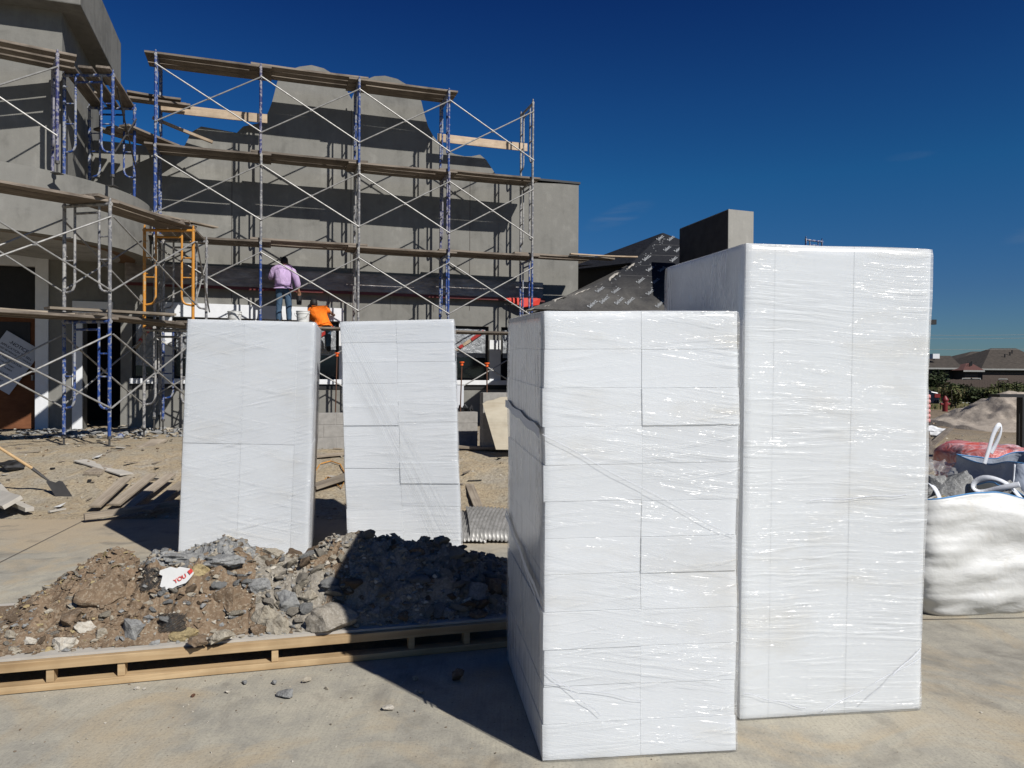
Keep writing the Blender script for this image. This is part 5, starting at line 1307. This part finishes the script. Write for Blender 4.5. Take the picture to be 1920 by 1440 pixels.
# ------------------------------------------------------------------ bulk bags
def bag(label, c, hx, hy, H, ang, seed, mt, topw=1.0, loops=(), sag=.0):
    root = thing('bulk_bag', label, 'bulk bag', (c.x, c.y, c.z)); q = Matrix.Rotation(ang, 3, 'Z'); mb = MB(); nA, nZ = 120, 60
    for j in range(nZ + 1):
        w_ = j / nZ
        bul = 1 + .06 * math.sin(math.pi * min(1, w_ * 1.1)) + .018 * math.sin(w_ * 15 + seed) - (.16 * (1 - w_ * 6) if w_ < .166 else 0)
        if w_ > .85: bul -= (w_ - .85) * .5
        for i in range(nA):
            a_ = 2 * math.pi * i / nA; ca, sa = math.cos(a_), math.sin(a_)
            e_ = 6.5; rr = (abs(ca) ** e_ + abs(sa) ** e_) ** (-1 / e_)
            wr =   .026 * noise.noise(Vector((ca * 1.2 + sa, sa * 1.4, w_ * 5 + seed + 1.5 * noise.noise(Vector((ca * 1.5, sa * 1.5, seed)))))) + .006 * noise.noise(Vector((ca * 2 + w_ * 3, sa * 2, w_ * 18)))
            wr += .014 * noise.noise(Vector((ca * 2 - w_ * 2, sa * 2, w_ * 3.2 + a_ * .0 + seed * 2)))
            x = hx * rr * ca * bul + ca * wr * 1.6; y = hy * rr * sa * bul + sa * wr * 1.6
            rg = (1 - abs(noise.noise(Vector((ca * 1.7 + seed, sa * 1.7, w_ * 4.5 + ca))))) ** 9; wr -= .016 * rg; rg2 = (1 - abs(noise.noise(Vector((ca * 3.1, sa * 3.1 + seed, w_ * 9 - ca * 2))))) ** 8; wr -= .008 * rg2
            z = H * w_ * (1 - sag * (.5 + .5 * math.cos(a_ * 4 + math.pi)) * w_) + (.03 * noise.noise(Vector((ca * 2, sa * 2, seed + 4))) * w_)
            mb.v.append(c + q @ Vector((x, y, z + .004)))
    for j in range(nZ):
        for i in range(nA): a_ = j * nA + i; b_ = j * nA + (i + 1) % nA; mb.f.append((a_, b_, b_ + nA, a_ + nA)); mb.m.append(0)
    mb.f.append(tuple(range(nA))[::-1]); mb.m.append(0)
    o = mb.build('bag_wall', mt, root, smooth=True); o.modifiers.new('s', 'SOLIDIFY').thickness = -.004
    rim = [mb.v[nZ * nA + i] for i in range(nA)]; rim.append(rim[0])
    m2 = MB(); m2.tube([p + Vector((0, 0, .003)) for p in rim], .006, 6); m2.build('rim_seam', 'blue_thread', root)
    for ii in (73, 105):
        m3 = MB(); m3.tube([mb.v[j * nA + ii] for j in range(1, nZ + 1, 2)], .009, 6); m3.build('corner_seam', 'strap_web', root, smooth=True)
    for (i0, pts_) in loops:
        m2 = MB(); P_ = [Vector(p) for p in pts_]; W2 = .021
        # smooth the path
        for _ in range(2):
            Q = [P_[0]]
            for a_, b_ in zip(P_[:-1], P_[1:]): Q += [a_.lerp(b_, .25), a_.lerp(b_, .75)]
            Q.append(P_[-1]); P_ = Q
        vs = []
        for k, p in enumerate(P_):
            tg = (P_[min(k + 1, len(P_) - 1)] - P_[max(k - 1, 0)]).normalized(); side = tg.cross(Vector((.35, -.9, .45)).normalized()).normalized()
            if k and side.dot(sprev) < 0: side = -side
            sprev = side; vs += [p - side * W2, p + side * W2]
        m2.add(vs, [(2 * k, 2 * k + 1, 2 * k + 3, 2 * k + 2) for k in range(len(P_) - 1)]); o2 = m2.build('lifting_loop', 'strap_web', root, smooth=True); o2.modifiers.new('s', 'SOLIDIFY').thickness = .004
    return root
cb = Vector((3.40, 5.86, 0))
bag('white bulk bag full of broken stones on the slab right of the tallest pack', cb, .50, .46, .89, .12, 2, 'bag_fabric', sag=.05,
    loops=(((.3, -1, 0), [at(1742, 1060, 5.47), at(1758, 1010, 5.46), at(1768, 960, 5.45), at(1760, 925, 5.5), at(1745, 905, 5.55), at(1728, 905, 5.7), at(1715, 925, 5.8)]),
           ((.2, -.3, 1), [at(1915, 935, 5.6), at(1890, 905, 5.65), at(1855, 893, 5.75), at(1830, 900, 5.8), at(1822, 915, 5.8), at(1840, 924, 5.75), at(1880, 914, 5.65), at(1912, 908, 5.6)])))
def bstone(px, py, wpx, hpx, Y, mt, label, seed):
    p = at(px, py - 10, Y); s_ = Y / F; mb = MB(); mb.hull(p, (wpx * s_ / 1.8, wpx * s_ * .42, hpx * s_ / 1.75), 14, seed=seed, rot=Matrix.Rotation(.1 * seed % 1 - .3, 3, 'Y'), sub=3, amp=.14)
    tag(mb.build('stone', mt, origin=p, smooth='auto'), label, 'stone', 'stones in the bulk bag')
for i, a_ in enumerate(((1794, 925, 84, 66, 5.9, 'stone_dark', 'tallest pointed grey stone in the bulk bag'), (1752, 925, 60, 52, 6.0, 'stone_dark', 'flat grey stone left of the pointed one in the bag'), (1880, 940, 76, 40, 5.85, 'stone_dark', 'broad grey stone at the right in the bag'),
    (1832, 946, 56, 34, 5.8, 'stone_dark', 'dark low stone in the middle of the bag'), (1778, 958, 60, 34, 5.72, 'rock_yellow', 'brown stone at the front rim of the bag'), (1748, 958, 46, 50, 5.7, 'rock_yellow', 'tan stone behind the near left loop'), (1742, 1000, 40, 60, 5.75, 'stone_dark', 'black grey stone at the left bag opening'),
    (1850, 972, 90, 30, 5.9, 'stone_dark', 'buried grey stone under the middle of the bag'), (1905, 968, 60, 34, 6.1, 'rock_tan', 'pale stone at the back right of the bag'), (1900, 930, 50, 30, 6.2, 'stone_dark', 'grey stone at the far right of the bag'))): bstone(*a_, seed=700 + i)
# clear crumpled plastic over its back
mb = MB(); nu, nv = 40, 16
for j in range(nv + 1):
    for i in range(nu + 1):
        u_, v_ = i / nu, j / nv; p = at(1735 + 120 * u_, 862 + 26 * v_ + 10 * u_, 7.6 - .4 * v_)
        k = noise.fractal(Vector((u_ * 6, v_ * 3, 5)), 1, 2, 4); mb.v.append(p + Vector((0, -.06 * k, .05 * k)))
for j in range(nv):
    for i in range(nu): q = j * (nu + 1) + i; mb.f.append((q, q + 1, q + nu + 2, q + nu + 1)); mb.m.append(0)
o = mb.build('plastic_sheet', 'clear_plastic', origin=at(1830, 925, 6.5), smooth=True); tag(o, 'crumpled clear plastic behind the stones of the front bulk bag', 'plastic sheet')
# second bag, grey, in the back with one loop raised
cb2 = Vector((4.95, 7.2, 0))
bag('grey open bulk bag standing behind the white one, one loop raised', cb2, .50, .46, .92, .2, 9, 'bag_grey', sag=-.05,
    loops=(((1, 0, .1), [at(1846, 870, 6.9), at(1854, 845, 6.9), at(1862, 815, 6.9), at(1872, 796, 6.9), at(1878, 797, 6.93), at(1877, 812, 6.97), at(1866, 835, 7.0), at(1858, 850, 7.0)]),))
# third bag lower behind the right edge
bag('dark shaded bulk bag cut by the right picture edge', Vector((4.72, 6.35, 0)), .42, .40, .60, .3, 13, 'bag_grey')
# bundle under red plastic
bc = at(1870, 860, 9.4); bc.z = hgt(bc.x, bc.y)
mb = MB(); nA, nZ = 70, 26
for j in range(nZ + 1):
    w_ = j / nZ
    for i in range(nA):
        a_ = 2 * math.pi * i / nA; ca, sa = math.cos(a_), math.sin(a_); rr = (abs(ca) ** 4 + abs(sa) ** 4) ** -.25
        k = noise.fractal(Vector((ca * 1.6, sa * 1.6, w_ * 2 + 3)), 1, 2, 4); rad = (1 - max(0, w_ - .72) ** 1.5 * 4.5) if w_ < .995 else .3
        mb.v.append(bc + Vector((.62 * rr * ca * rad * (1 + .06 * k), .55 * rr * sa * rad * (1 + .06 * k), .02 + .86 * min(1, w_ / .85) + .05 * k * w_ - .03 * math.cos(a_) * w_)))
for j in range(nZ):
    for i in range(nA): a_ = j * nA + i; b_ = j * nA + (i + 1) % nA; mb.f.append((a_, b_, b_ + nA, a_ + nA)); mb.m.append(0)
mb.f.append(tuple(nZ * nA + i for i in range(nA))); mb.m.append(0)
o = mb.build('wrapped_bundle', 'red_plastic', origin=bc, smooth=True); tag(o, 'bundle of red bags under loose milky plastic behind the grey bulk bag', 'bundle')

# ------------------------------------------------------------------ right background
for i, a_ in enumerate(((1742, 842, 1782, 822, .14, .04, 'dark board slanting up beside the tallest pack', .0, .22), (1745, 850, 1792, 848, .12, .04, 'flat dark board below the slanting one', .03, .03), (1760, 858, 1800, 838, .12, .04, 'right dark board crossing the flat one', .02, .12), (1738, 822, 1746, 868, .12, .04, 'steep board end against the tallest pack', .1, .0))):
    gboard(*a_[:6], a_[6], 'plank_wood', a_[7], a_[8], 'dark boards right')
gboard(1748, 798, 1778, 797, .10, .03, 'thin pale stick far on the right dirt', 'board_face', .05, .05); gboard(1812, 751 + 0, 1833, 751, .2, .05, 'pale batten far off beyond the dirt ruts', 'board_face', .05, .05)
# sand mound
sc0 = at(1885, 790, 24); mb = MB(); nx_, ny_ = 110, 70; zb_ = hgt(20, 24)
sil2 = [(1755, 786), (1790, 781), (1815, 771), (1835, 758), (1850, 745), (1862, 738), (1885, 736), (1930, 738), (1980, 742), (2060, 770), (2100, 788)]
def sp_h(px):
    for (x0, y0), (x1, y1) in zip(sil2[:-1], sil2[1:]):
        if x0 <= px <= x1: return at(px, y0 + (y1 - y0) * (px - x0) / (x1 - x0), 24).z - zb_
    return 0
for j in range(ny_ + 1):
    for i in range(nx_ + 1):
        px = 1740 + 380 * i / nx_; v_ = -1 + 2 * j / ny_; p = at(px, 780, 24 + 3.0 * v_ * (1 if v_ > 0 else 1.0)); h = max(0, sp_h(px)) * max(0, 1 - abs(v_)) ** .8
        p = Vector((p.x * 24 / p.y if False else at(px, 780, 24).x * (1 + .125 * v_ * 0), 24 + 3 * v_, 0))
        k = noise.fractal(Vector((p.x * 1.1, p.y * 1.1, 2)), 1, 2, 5)
        mb.v.append(Vector((p.x, p.y, zb_ - .05 + h + (.20 * k - .16 * max(0, noise.noise(Vector((p.x * 2.4, p.y * 2.4, 6))))) * min(1, h * 2))))
for j in range(ny_):
    for i in range(nx_): q = j * (nx_ + 1) + i; mb.f.append((q, q + 1, q + nx_ + 2, q + nx_ + 1)); mb.m.append(0)
o = mb.build('sand_mound', 'sand', smooth=True); tag(o, kind='stuff'); o['label'] = 'pale mound of sand at the right edge'; o['category'] = 'sand'
# rough table of dark timber
tb = thing('work_table', 'rough dark timber work table before the sand mound at the right edge', 'table', at(1915, 825, 12.5))
def tz(x, y, Y=12.5): return at(x, y, Y)
zt_ = tz(1900, 742).z; zg = hgt(*tz(1900, 800)[:2]); xl = tz(1871, 742).x
mb = MB(); mb.box((xl + .8, 12.6, zt_), (1.6, .30, .05)); mb.build('table_top', 'black', tb)
for i, (x, y) in enumerate(((xl + .36, 12.4), (xl + 1.4, 12.4), (xl + .52, 12.72), (xl + 1.4, 12.72))): 
    mb = MB(); mb.box((x, y, (zt_ + zg) / 2), (.07, .07, zt_ - zg - .05)); mb.build('leg', 'black', tb)
mb = MB(); mb.tube([(xl + .38, 12.42, zt_ - .45), (xl + .60, 12.42, zt_ - .03)], .03, 4); mb.build('brace', 'black', tb)
# pink foam roll stack, white tarp, hydrant, car
p = at(1741, 772, 18); fs_ = thing('foam_rolls', 'column of stacked pink rolls peeking out behind the tallest pack', 'rolls', (p.x, p.y, hgt(p.x, p.y)))
simple('pink', (.62, .27, .25), .7)
for k in range(6):
    mb = MB(); zc = at(1741, 744 + k * 9, 18).z; mb.tube([(p.x - .5, 18, zc), (p.x + .02, 18, zc)], .058, 14); mb.build('roll', 'pink', fs_, smooth='auto')
mb = MB(); p = at(1752, 772, 19); mb.hull(Vector((p.x, p.y, hgt(p.x, p.y) + .12)), (.35, .3, .2), 16, seed=8, sub=3, amp=.25); tag(mb.build('white_tarp', 'white_trim', origin=p, smooth='auto'), 'crumpled white tarp on the dirt by the pink rolls', 'tarp')
simple('tail_red', (.17, .010, .010), .5)
# street: strip of road and kerb, parallel to picture
mb = MB(); mb.box((25, 52, .16), (90, 4.2, .06)); tag(mb.build('road', 'joint'), kind='structure')
mb = MB(); mb.box((25, 49.4, .22), (90, .6, .3)); tag(mb.build('kerb', 'white_trim'), kind='structure')
mb = MB(); 
p = at(1772, 748, 36); hz = .2
hy = thing('fire_hydrant', 'red hydrant at the verge near the dark car', 'hydrant', (p.x, p.y, hz))
mb.tube([(p.x, p.y, hz), (p.x, p.y, hz + .06), (p.x, p.y, hz + .07), (p.x, p.y, hz + .6), (p.x, p.y, hz + .62), (p.x, p.y, hz + .68), (p.x, p.y, hz + .85)], [.18, .18, .12, .12, .16, .16, .04], 12); mb.build('barrel', 'tail_red', hy, smooth='auto')
mb = MB(); mb.tube([(p.x - .22, p.y, hz + .45), (p.x + .22, p.y, hz + .45)], .07, 10); mb.build('nozzle', 'tail_red', hy)
# parked car (rear seen partly)
simple('car_paint', (.012, .016, .028), .2, var=.1, spec=.7)
p = at(1735, 745, 40); cz = .2; car = thing('parked_car', 'dark car mostly hidden behind the tallest pack, red tail light showing', 'car', (p.x, p.y, cz))
prof_c = [(-4.3, .3), (-4.35, .75), (-3.3, .95), (-2.5, 1.42), (-.9, 1.45), (-.25, 1.02), (.12, .95), (.2, .35)]
mb = MB(); mb.prism([(p.x + .6 + x, p.y, cz + z) for x, z in prof_c], (0, 1.75, 0)); mb.build('body', 'car_paint', car, bevel=.06)
for x in (-3.5, -.65):
    for yy in (-.01, 1.56):
        mb = MB(); mb.tube([(p.x + .6 + x, p.y + yy, cz + .33), (p.x + .6 + x, p.y + yy + .2, cz + .33)], .33, 20); wh = mb.build('wheel', 'tire', car)
        mb = MB(); mb.tube([(p.x + .6 + x, p.y + yy - .006, cz + .33), (p.x + .6 + x, p.y + yy + .01, cz + .33)], .2, 16); mb.build('rim', 'galvanised', wh)
for yy in (-.02, 1.6): mb = MB(); mb.box((p.x + .6 + .05, p.y + yy + .08, cz + .78), (.32, .16, .2)); mb.build('tail_light', 'tail_red', car)
mb = MB(); mb.prism([(p.x + .6 + x, p.y - .012, cz + z) for x, z in ((-3.1, 1.0), (-2.45, 1.36), (-.95, 1.38), (-.4, 1.02))], (0, .01, 0)); mb.build('side_window', 'dark_glass', car)

# grass field
def leafcloud(mb, c, rad, n, ls, seed, mi=0, shape=1.0):
    r = random.Random(seed)
    for i in range(n):
        d = Vector((r.gauss(0, 1), r.gauss(0, 1), r.gauss(0, 1))).normalized() * (r.random() ** .45)
        p = Vector(c) + Vector((d.x * rad[0], d.y * rad[1], d.z * rad[2])); s_ = ls * r.uniform(.5, 1.3)
        q = Matrix.Rotation(r.uniform(0, 6.3), 3, 'Z') @ Matrix.Rotation(r.uniform(-1.3, 1.3), 3, 'X')
        mb.add([p + q @ Vector((-s_ / 2, 0, 0)), p + q @ Vector((0, -s_ / 3, 0)), p + q @ Vector((s_ / 2, 0, 0)), p + q @ Vector((0, s_ / 3, 0))], [(0, 1, 2, 3)], mi)
mb = MB(); r = random.Random(9)
for i in range(16000):
    y = r.uniform(55, 69); x = r.uniform(.53, .75) * y; h = r.uniform(.3, 1.15); w_ = r.uniform(.05, .13)
    if noise.noise(Vector((x * .3, y * .3, 0))) < -.2: h *= .6
    a_ = r.uniform(0, 3.14); lx, ly = math.cos(a_) * w_, math.sin(a_) * w_; tx, ty = r.uniform(-.2, .2), r.uniform(-.2, .2)
    mb.add([(x - lx, y - ly, .25), (x + lx, y + ly, .25), (x + tx, y + ty, .25 + h)], [(0, 1, 2)], r.choice((0, 1, 1, 2)))
for i in range(3500):
    y = r.uniform(38, 49); x = r.uniform(.53, .75) * y; h = r.uniform(.1, .35); w_ = .05
    mb.add([(x - w_, y, .2), (x + w_, y, .2), (x + r.uniform(-.1, .1), y, .2 + h)], [(0, 1, 2)], r.choice((1, 2, 2)))
o = mb.build('grass_field', ['leaf_dark', 'leaf_mid', 'leaf_dry']); tag(o, kind='stuff'); o['label'] = 'tall dark weeds beyond the street'; o['category'] = 'grass'
def bush(px, py, Y, rad, n, label, mts, seed, ls=.16):
    p = at(px, py, Y); z0 = .2; b_ = thing('bush', label, 'bush', (p.x, p.y, z0), 0, 'bushes near the street')
    mb = MB(); r = random.Random(seed)
    for k in range(7):
        o_ = Vector((r.uniform(-.6, .6) * rad[0], r.uniform(-.5, .5) * rad[1], r.uniform(-.2, .6) * rad[2])); leafcloud(mb, Vector((p.x, p.y, z0 + rad[2])) + o_, (rad[0] * .6, rad[1] * .6, rad[2] * .55), n // 7, ls, seed + k, k % len(mts))
    mb.build('foliage', mts, b_); mb = MB()
    for k in range(5): mb.tube([(p.x + r.uniform(-.1, .1), p.y, z0 - .1), (p.x + r.uniform(-.8, .8) * rad[0], p.y + r.uniform(-.3, .3), z0 + rad[2] * 1.5)], [.03, .01], 5)
    mb.build('stem', 'plank_wood', b_)
bush(1842, 745, 38, (.75, .7, .62), 1500, 'dark rounded bush in front of the street left of the sand mound', ['leaf_dark', 'leaf_dark', 'leaf_mid'], 1)
bush(1786, 748, 39, (.55, .5, .75), 700, 'light green spiky bush beside the red hydrant', ['leaf_mid', 'leaf_dry'], 2)
bush(1800, 722, 60, (1.5, 1.2, .75), 1600, 'dark thicket in the weeds below the small garage roof', ['leaf_dark'], 3, .22)
bush(1750, 708, 64, (1.4, 1.2, 1.35), 1500, 'black green shrub at left next to the long low house', ['leaf_dark'], 4, .24)
bush(1905, 712, 60, (1.8, 1.2, .8), 1600, 'mid green shrub at the right edge below the big house', ['leaf_mid', 'leaf_dark'], 5, .2)
# houses
def house(label, mpts, wallz, eave, x0, x1, Y, depth, ridge_pts, extra=()):
    pass
def roof_house(label, xa, xb, ya, yb, Y, D_, ridge, wm='house_brick', rm='shingle', vents=()):
    """xa..xb px of eaves, ya = eave y px, ridge = (px0, px1, y)"""
    a = at(xa, ya, Y); b_ = at(xb, ya, Y); ez = a.z; r0 = at(ridge[0], ridge[2], Y + D_ / 2); r1 = at(ridge[1], ridge[2], Y + D_ / 2)
    h = thing('house', label, 'house', ((a.x + b_.x) / 2, Y, .2), 0, 'houses beyond the weeds')
    mb = MB(); mb.box(((a.x + b_.x) / 2, Y + D_ / 2, (ez + .2) / 2), (b_.x - a.x - .8, D_ - .8, ez - .2)); mb.build('wall', wm, h)
    e = [Vector((a.x, Y, ez)), Vector((b_.x, Y, ez)), Vector((b_.x, Y + D_, ez)), Vector((a.x, Y + D_, ez)), r0, r1]
    mb = MB(); mb.add(e, [(0, 1, 5, 4), (1, 2, 5), (2, 3, 4, 5), (3, 0, 4), (0, 3, 2, 1)]); rf = mb.build('roof', rm, h)
    for k in range(3):
        mb = MB(); q = e[0].lerp(e[1], .3 + .2 * k).lerp(e[4].lerp(e[5], .5), .55 + .1 * k); mb.tube([q - Vector((0, .1, .1)), q + Vector((0, -.1, .35))], .07, 8); mb.build('vent', 'black', rf)
    mb = MB(); mb.box(((a.x + b_.x) / 2, Y - .03, ez - .08), (b_.x - a.x, .05, .16)); mb.build('fascia', 'fascia', h)
    for k in (.3, .7):
        mb = MB(); xx = a.x + (b_.x - a.x) * k; mb.box((xx, Y + .42, 1.6), (1.0, .1, 1.1)); wn = mb.build('window', 'fascia', h); mb = MB(); mb.box((xx, Y + .36, 1.6), (.84, .04, .94)); mb.build('pane', 'dark_glass', wn)
    return h
roof_house('long low house left, its dark hip roof rising from behind the tallest pack', 1690, 1806, 689, 0, 76, 10, (1722, 1782, 667))
roof_house('small garage with a reddish hip roof between the two larger houses', 1806, 1846, 694, 0, 74, 6, (1812, 1822, 681), rm='house_red')
roof_house('large two storey house with a broad dark hip roof at the right', 1840, 1990, 691, 0, 82, 12, (1858, 1905, 653))
roof_house('dark gabled house far behind, left of the broad roof', 1786, 1900, 684, 0, 100, 11, (1822, 1880, 659))
mb = MB(); p = at(1752, 668, 78); mb.box((p.x, 78, p.z), (.7, .7, .5)); tag(mb.build('roof_vent_box', 'white_trim', origin=p), 'white box on the ridge of the long low house', 'vent')
# wooden fence behind weeds
fa = at(1700, 700, 70); fb = at(1960, 700, 70); fn = thing('fence', 'dark timber fence running below the houses behind the weeds', 'fence', (fa.x, 70, .2)); mb = MB()
x = fa.x
while x < fb.x: mb.box((x, 70, 1.1), (.14, .03, 1.75 + .04 * math.sin(x * 9))); x += .15
mb.build('boards', 'house_brick', fn); mb = MB(); mb.box(((fa.x + fb.x) / 2, 70.05, .8), (fb.x - fa.x, .05, .1)); mb.build('rail', 'house_brick', fn)
# power lines and lamp
for i, (y0, y1, Y) in enumerate(((623, 623, 60), (630, 629, 60), (650, 650, 60))):
    mb = MB(); a = at(1500, y0, Y); b_ = at(2100, y1, Y); mb.tube([a.lerp(b_, k / 12) - Vector((0, 0, .25 * math.sin(math.pi * k / 12))) for k in range(13)], .012, 5)
    tag(mb.build('power_line', 'cmu', origin=a), ['highest of the three thin power lines right of the tallest pack', 'middle and thickest looking power line at the right', 'lowest faint power line just above the house roofs'][i], 'power line', 'power lines')
p = at(1741, 606, 58); lp_ = thing('street_lamp', 'street lamp whose black head just shows beside the tallest pack', 'lamp', (p.x, p.y, .2))
mb = MB(); mb.tube([(p.x - .25, 58, .1), (p.x - .25, 58, p.z - .1), (p.x, 58, p.z + .05)], .07, 8); mb.build('pole', 'black', lp_); mb = MB(); mb.box(at(1749, 604, 58), (.42, .3, .38)); mb.build('lamp_head', 'black', lp_)
# blue scaffold end on the far roof
q = at(1511, 447, 22); zt2 = q.z; s4 = thing('scaffold', 'blue frame top showing above the tallest pack', 'scaffold', (q.x, q.y, zt2 - FH))
put_frame(s4, (q.x, 22), (q.x + .60, 22.3), zt2 - FH, 'blue_paint'); put_frame(s4, (q.x + .02, 23.9), (q.x + .62, 24.1), zt2 - FH, 'blue_paint')

# ------------------------------------------------------------------ light and sky
SUN_EL = 41.0; az = Vector((.69, -.724)).normalized()
w = bpy.data.worlds.new('World'); scene.world = w; w.use_nodes = True
nt = w.node_tree; nt.nodes.clear(); t = NT(nt)
sky = t.n('ShaderNodeTexSky'); sky.sky_type = 'NISHITA'; sky.sun_disc = False
sky.sun_elevation = R(SUN_EL); sky.sun_rotation = math.atan2(az.x, az.y)
sky.altitude = 0; sky.air_density = 1.0; sky.dust_density = .3; sky.ozone_density = 3.0
gm = t.n('ShaderNodeGamma'); gm.inputs[1].default_value = 1.35; t.l(sky.outputs[0], gm.inputs[0])
tint = t.mix(1.0, gm.outputs[0], (.42, .62, .82), 'MULTIPLY')
tc_ = t.n('ShaderNodeTexCoord'); sz_ = t.n('ShaderNodeSeparateXYZ'); t.l(tc_.outputs['Generated'], sz_.inputs[0])
tint = t.mix(1.0, tint, t.ramp(sz_.outputs[2], [(0.0, (.46, .43, .44)), (.11, (.34, .385, .44)), (.25, (.20, .47, .51)), (.34, (.17, .39, .49)), (.45, (.115, .265, .43)), (1.0, (.13, .26, .40))]), 'MULTIPLY')
def dotn(vec):
    nd = t.n('ShaderNodeVectorMath', operation='DOT_PRODUCT'); t.l(tc_.outputs['Generated'], nd.inputs[0]); nd.inputs[1].default_value = vec; return nd.outputs['Value']
cl = t.noise(t.coord((1.3, 3, 9), (0, R(14), 0), 'Generated', (2.7, .4, .1)), 5.0, 7, .65, .8)
for (xa, ya, xb, yb, w_, st_) in ((1085, 432, 1235, 378, 20, .85), (1862, 458, 1990, 420, 14, .6), (1650, 300, 1760, 285, 8, .25), (-600, 500, -300, 430, 40, .8), (2300, 480, 2700, 430, 40, .8)):
    ca_ = ray((xa + xb) / 2, (ya + yb) / 2).normalized(); e1 = (ray(xb, yb).normalized() - ray(xa, ya).normalized()); L_ = e1.length / 2; e1.normalize(); e2 = ca_.cross(e1).normalized()
    qa = t.math('DIVIDE', t.math('SUBTRACT', dotn(e1), ca_.dot(e1)), L_); qb = t.math('DIVIDE', dotn(e2), w_ / F)
    fr_ = t.math('GREATER_THAN', dotn(ca_), 0.0)
    rr_ = t.math('ADD', t.math('MULTIPLY', qa, qa), t.math('MULTIPLY', qb, qb))
    m_ = t.math('MULTIPLY', t.ramp(rr_, [(0.0, 1.0), (1.0, 0.0)], 'EASE'), fr_)
    m_ = t.math('MULTIPLY', m_, t.ramp(cl, [(.38, 0.0), (.75, .28 * st_)]))
    tint = t.mix(m_, tint, (3.2, 3.7, 4.2))
bg = t.n('ShaderNodeBackground'); bg.inputs[1].default_value = .06; t.l(tint, bg.inputs[0])
wo = t.n('ShaderNodeOutputWorld'); t.l(bg.outputs[0], wo.inputs[0])
sd = bpy.data.lights.new('sun', 'SUN'); sd.energy = 5.0; sd.angle = R(.53); sd.color = (1, .97, .925)
so = bpy.data.objects.new('sun', sd); COL.objects.link(so)
dirv = Vector((az.x * math.cos(R(SUN_EL)), az.y * math.cos(R(SUN_EL)), math.sin(R(SUN_EL))))
so.rotation_euler = dirv.to_track_quat('Z', 'Y').to_euler(); so.location = dirv * 50
scene.view_settings.view_transform = 'Standard'; scene.view_settings.look = 'None'
scene.view_settings.exposure = .32; scene.view_settings.gamma = 1
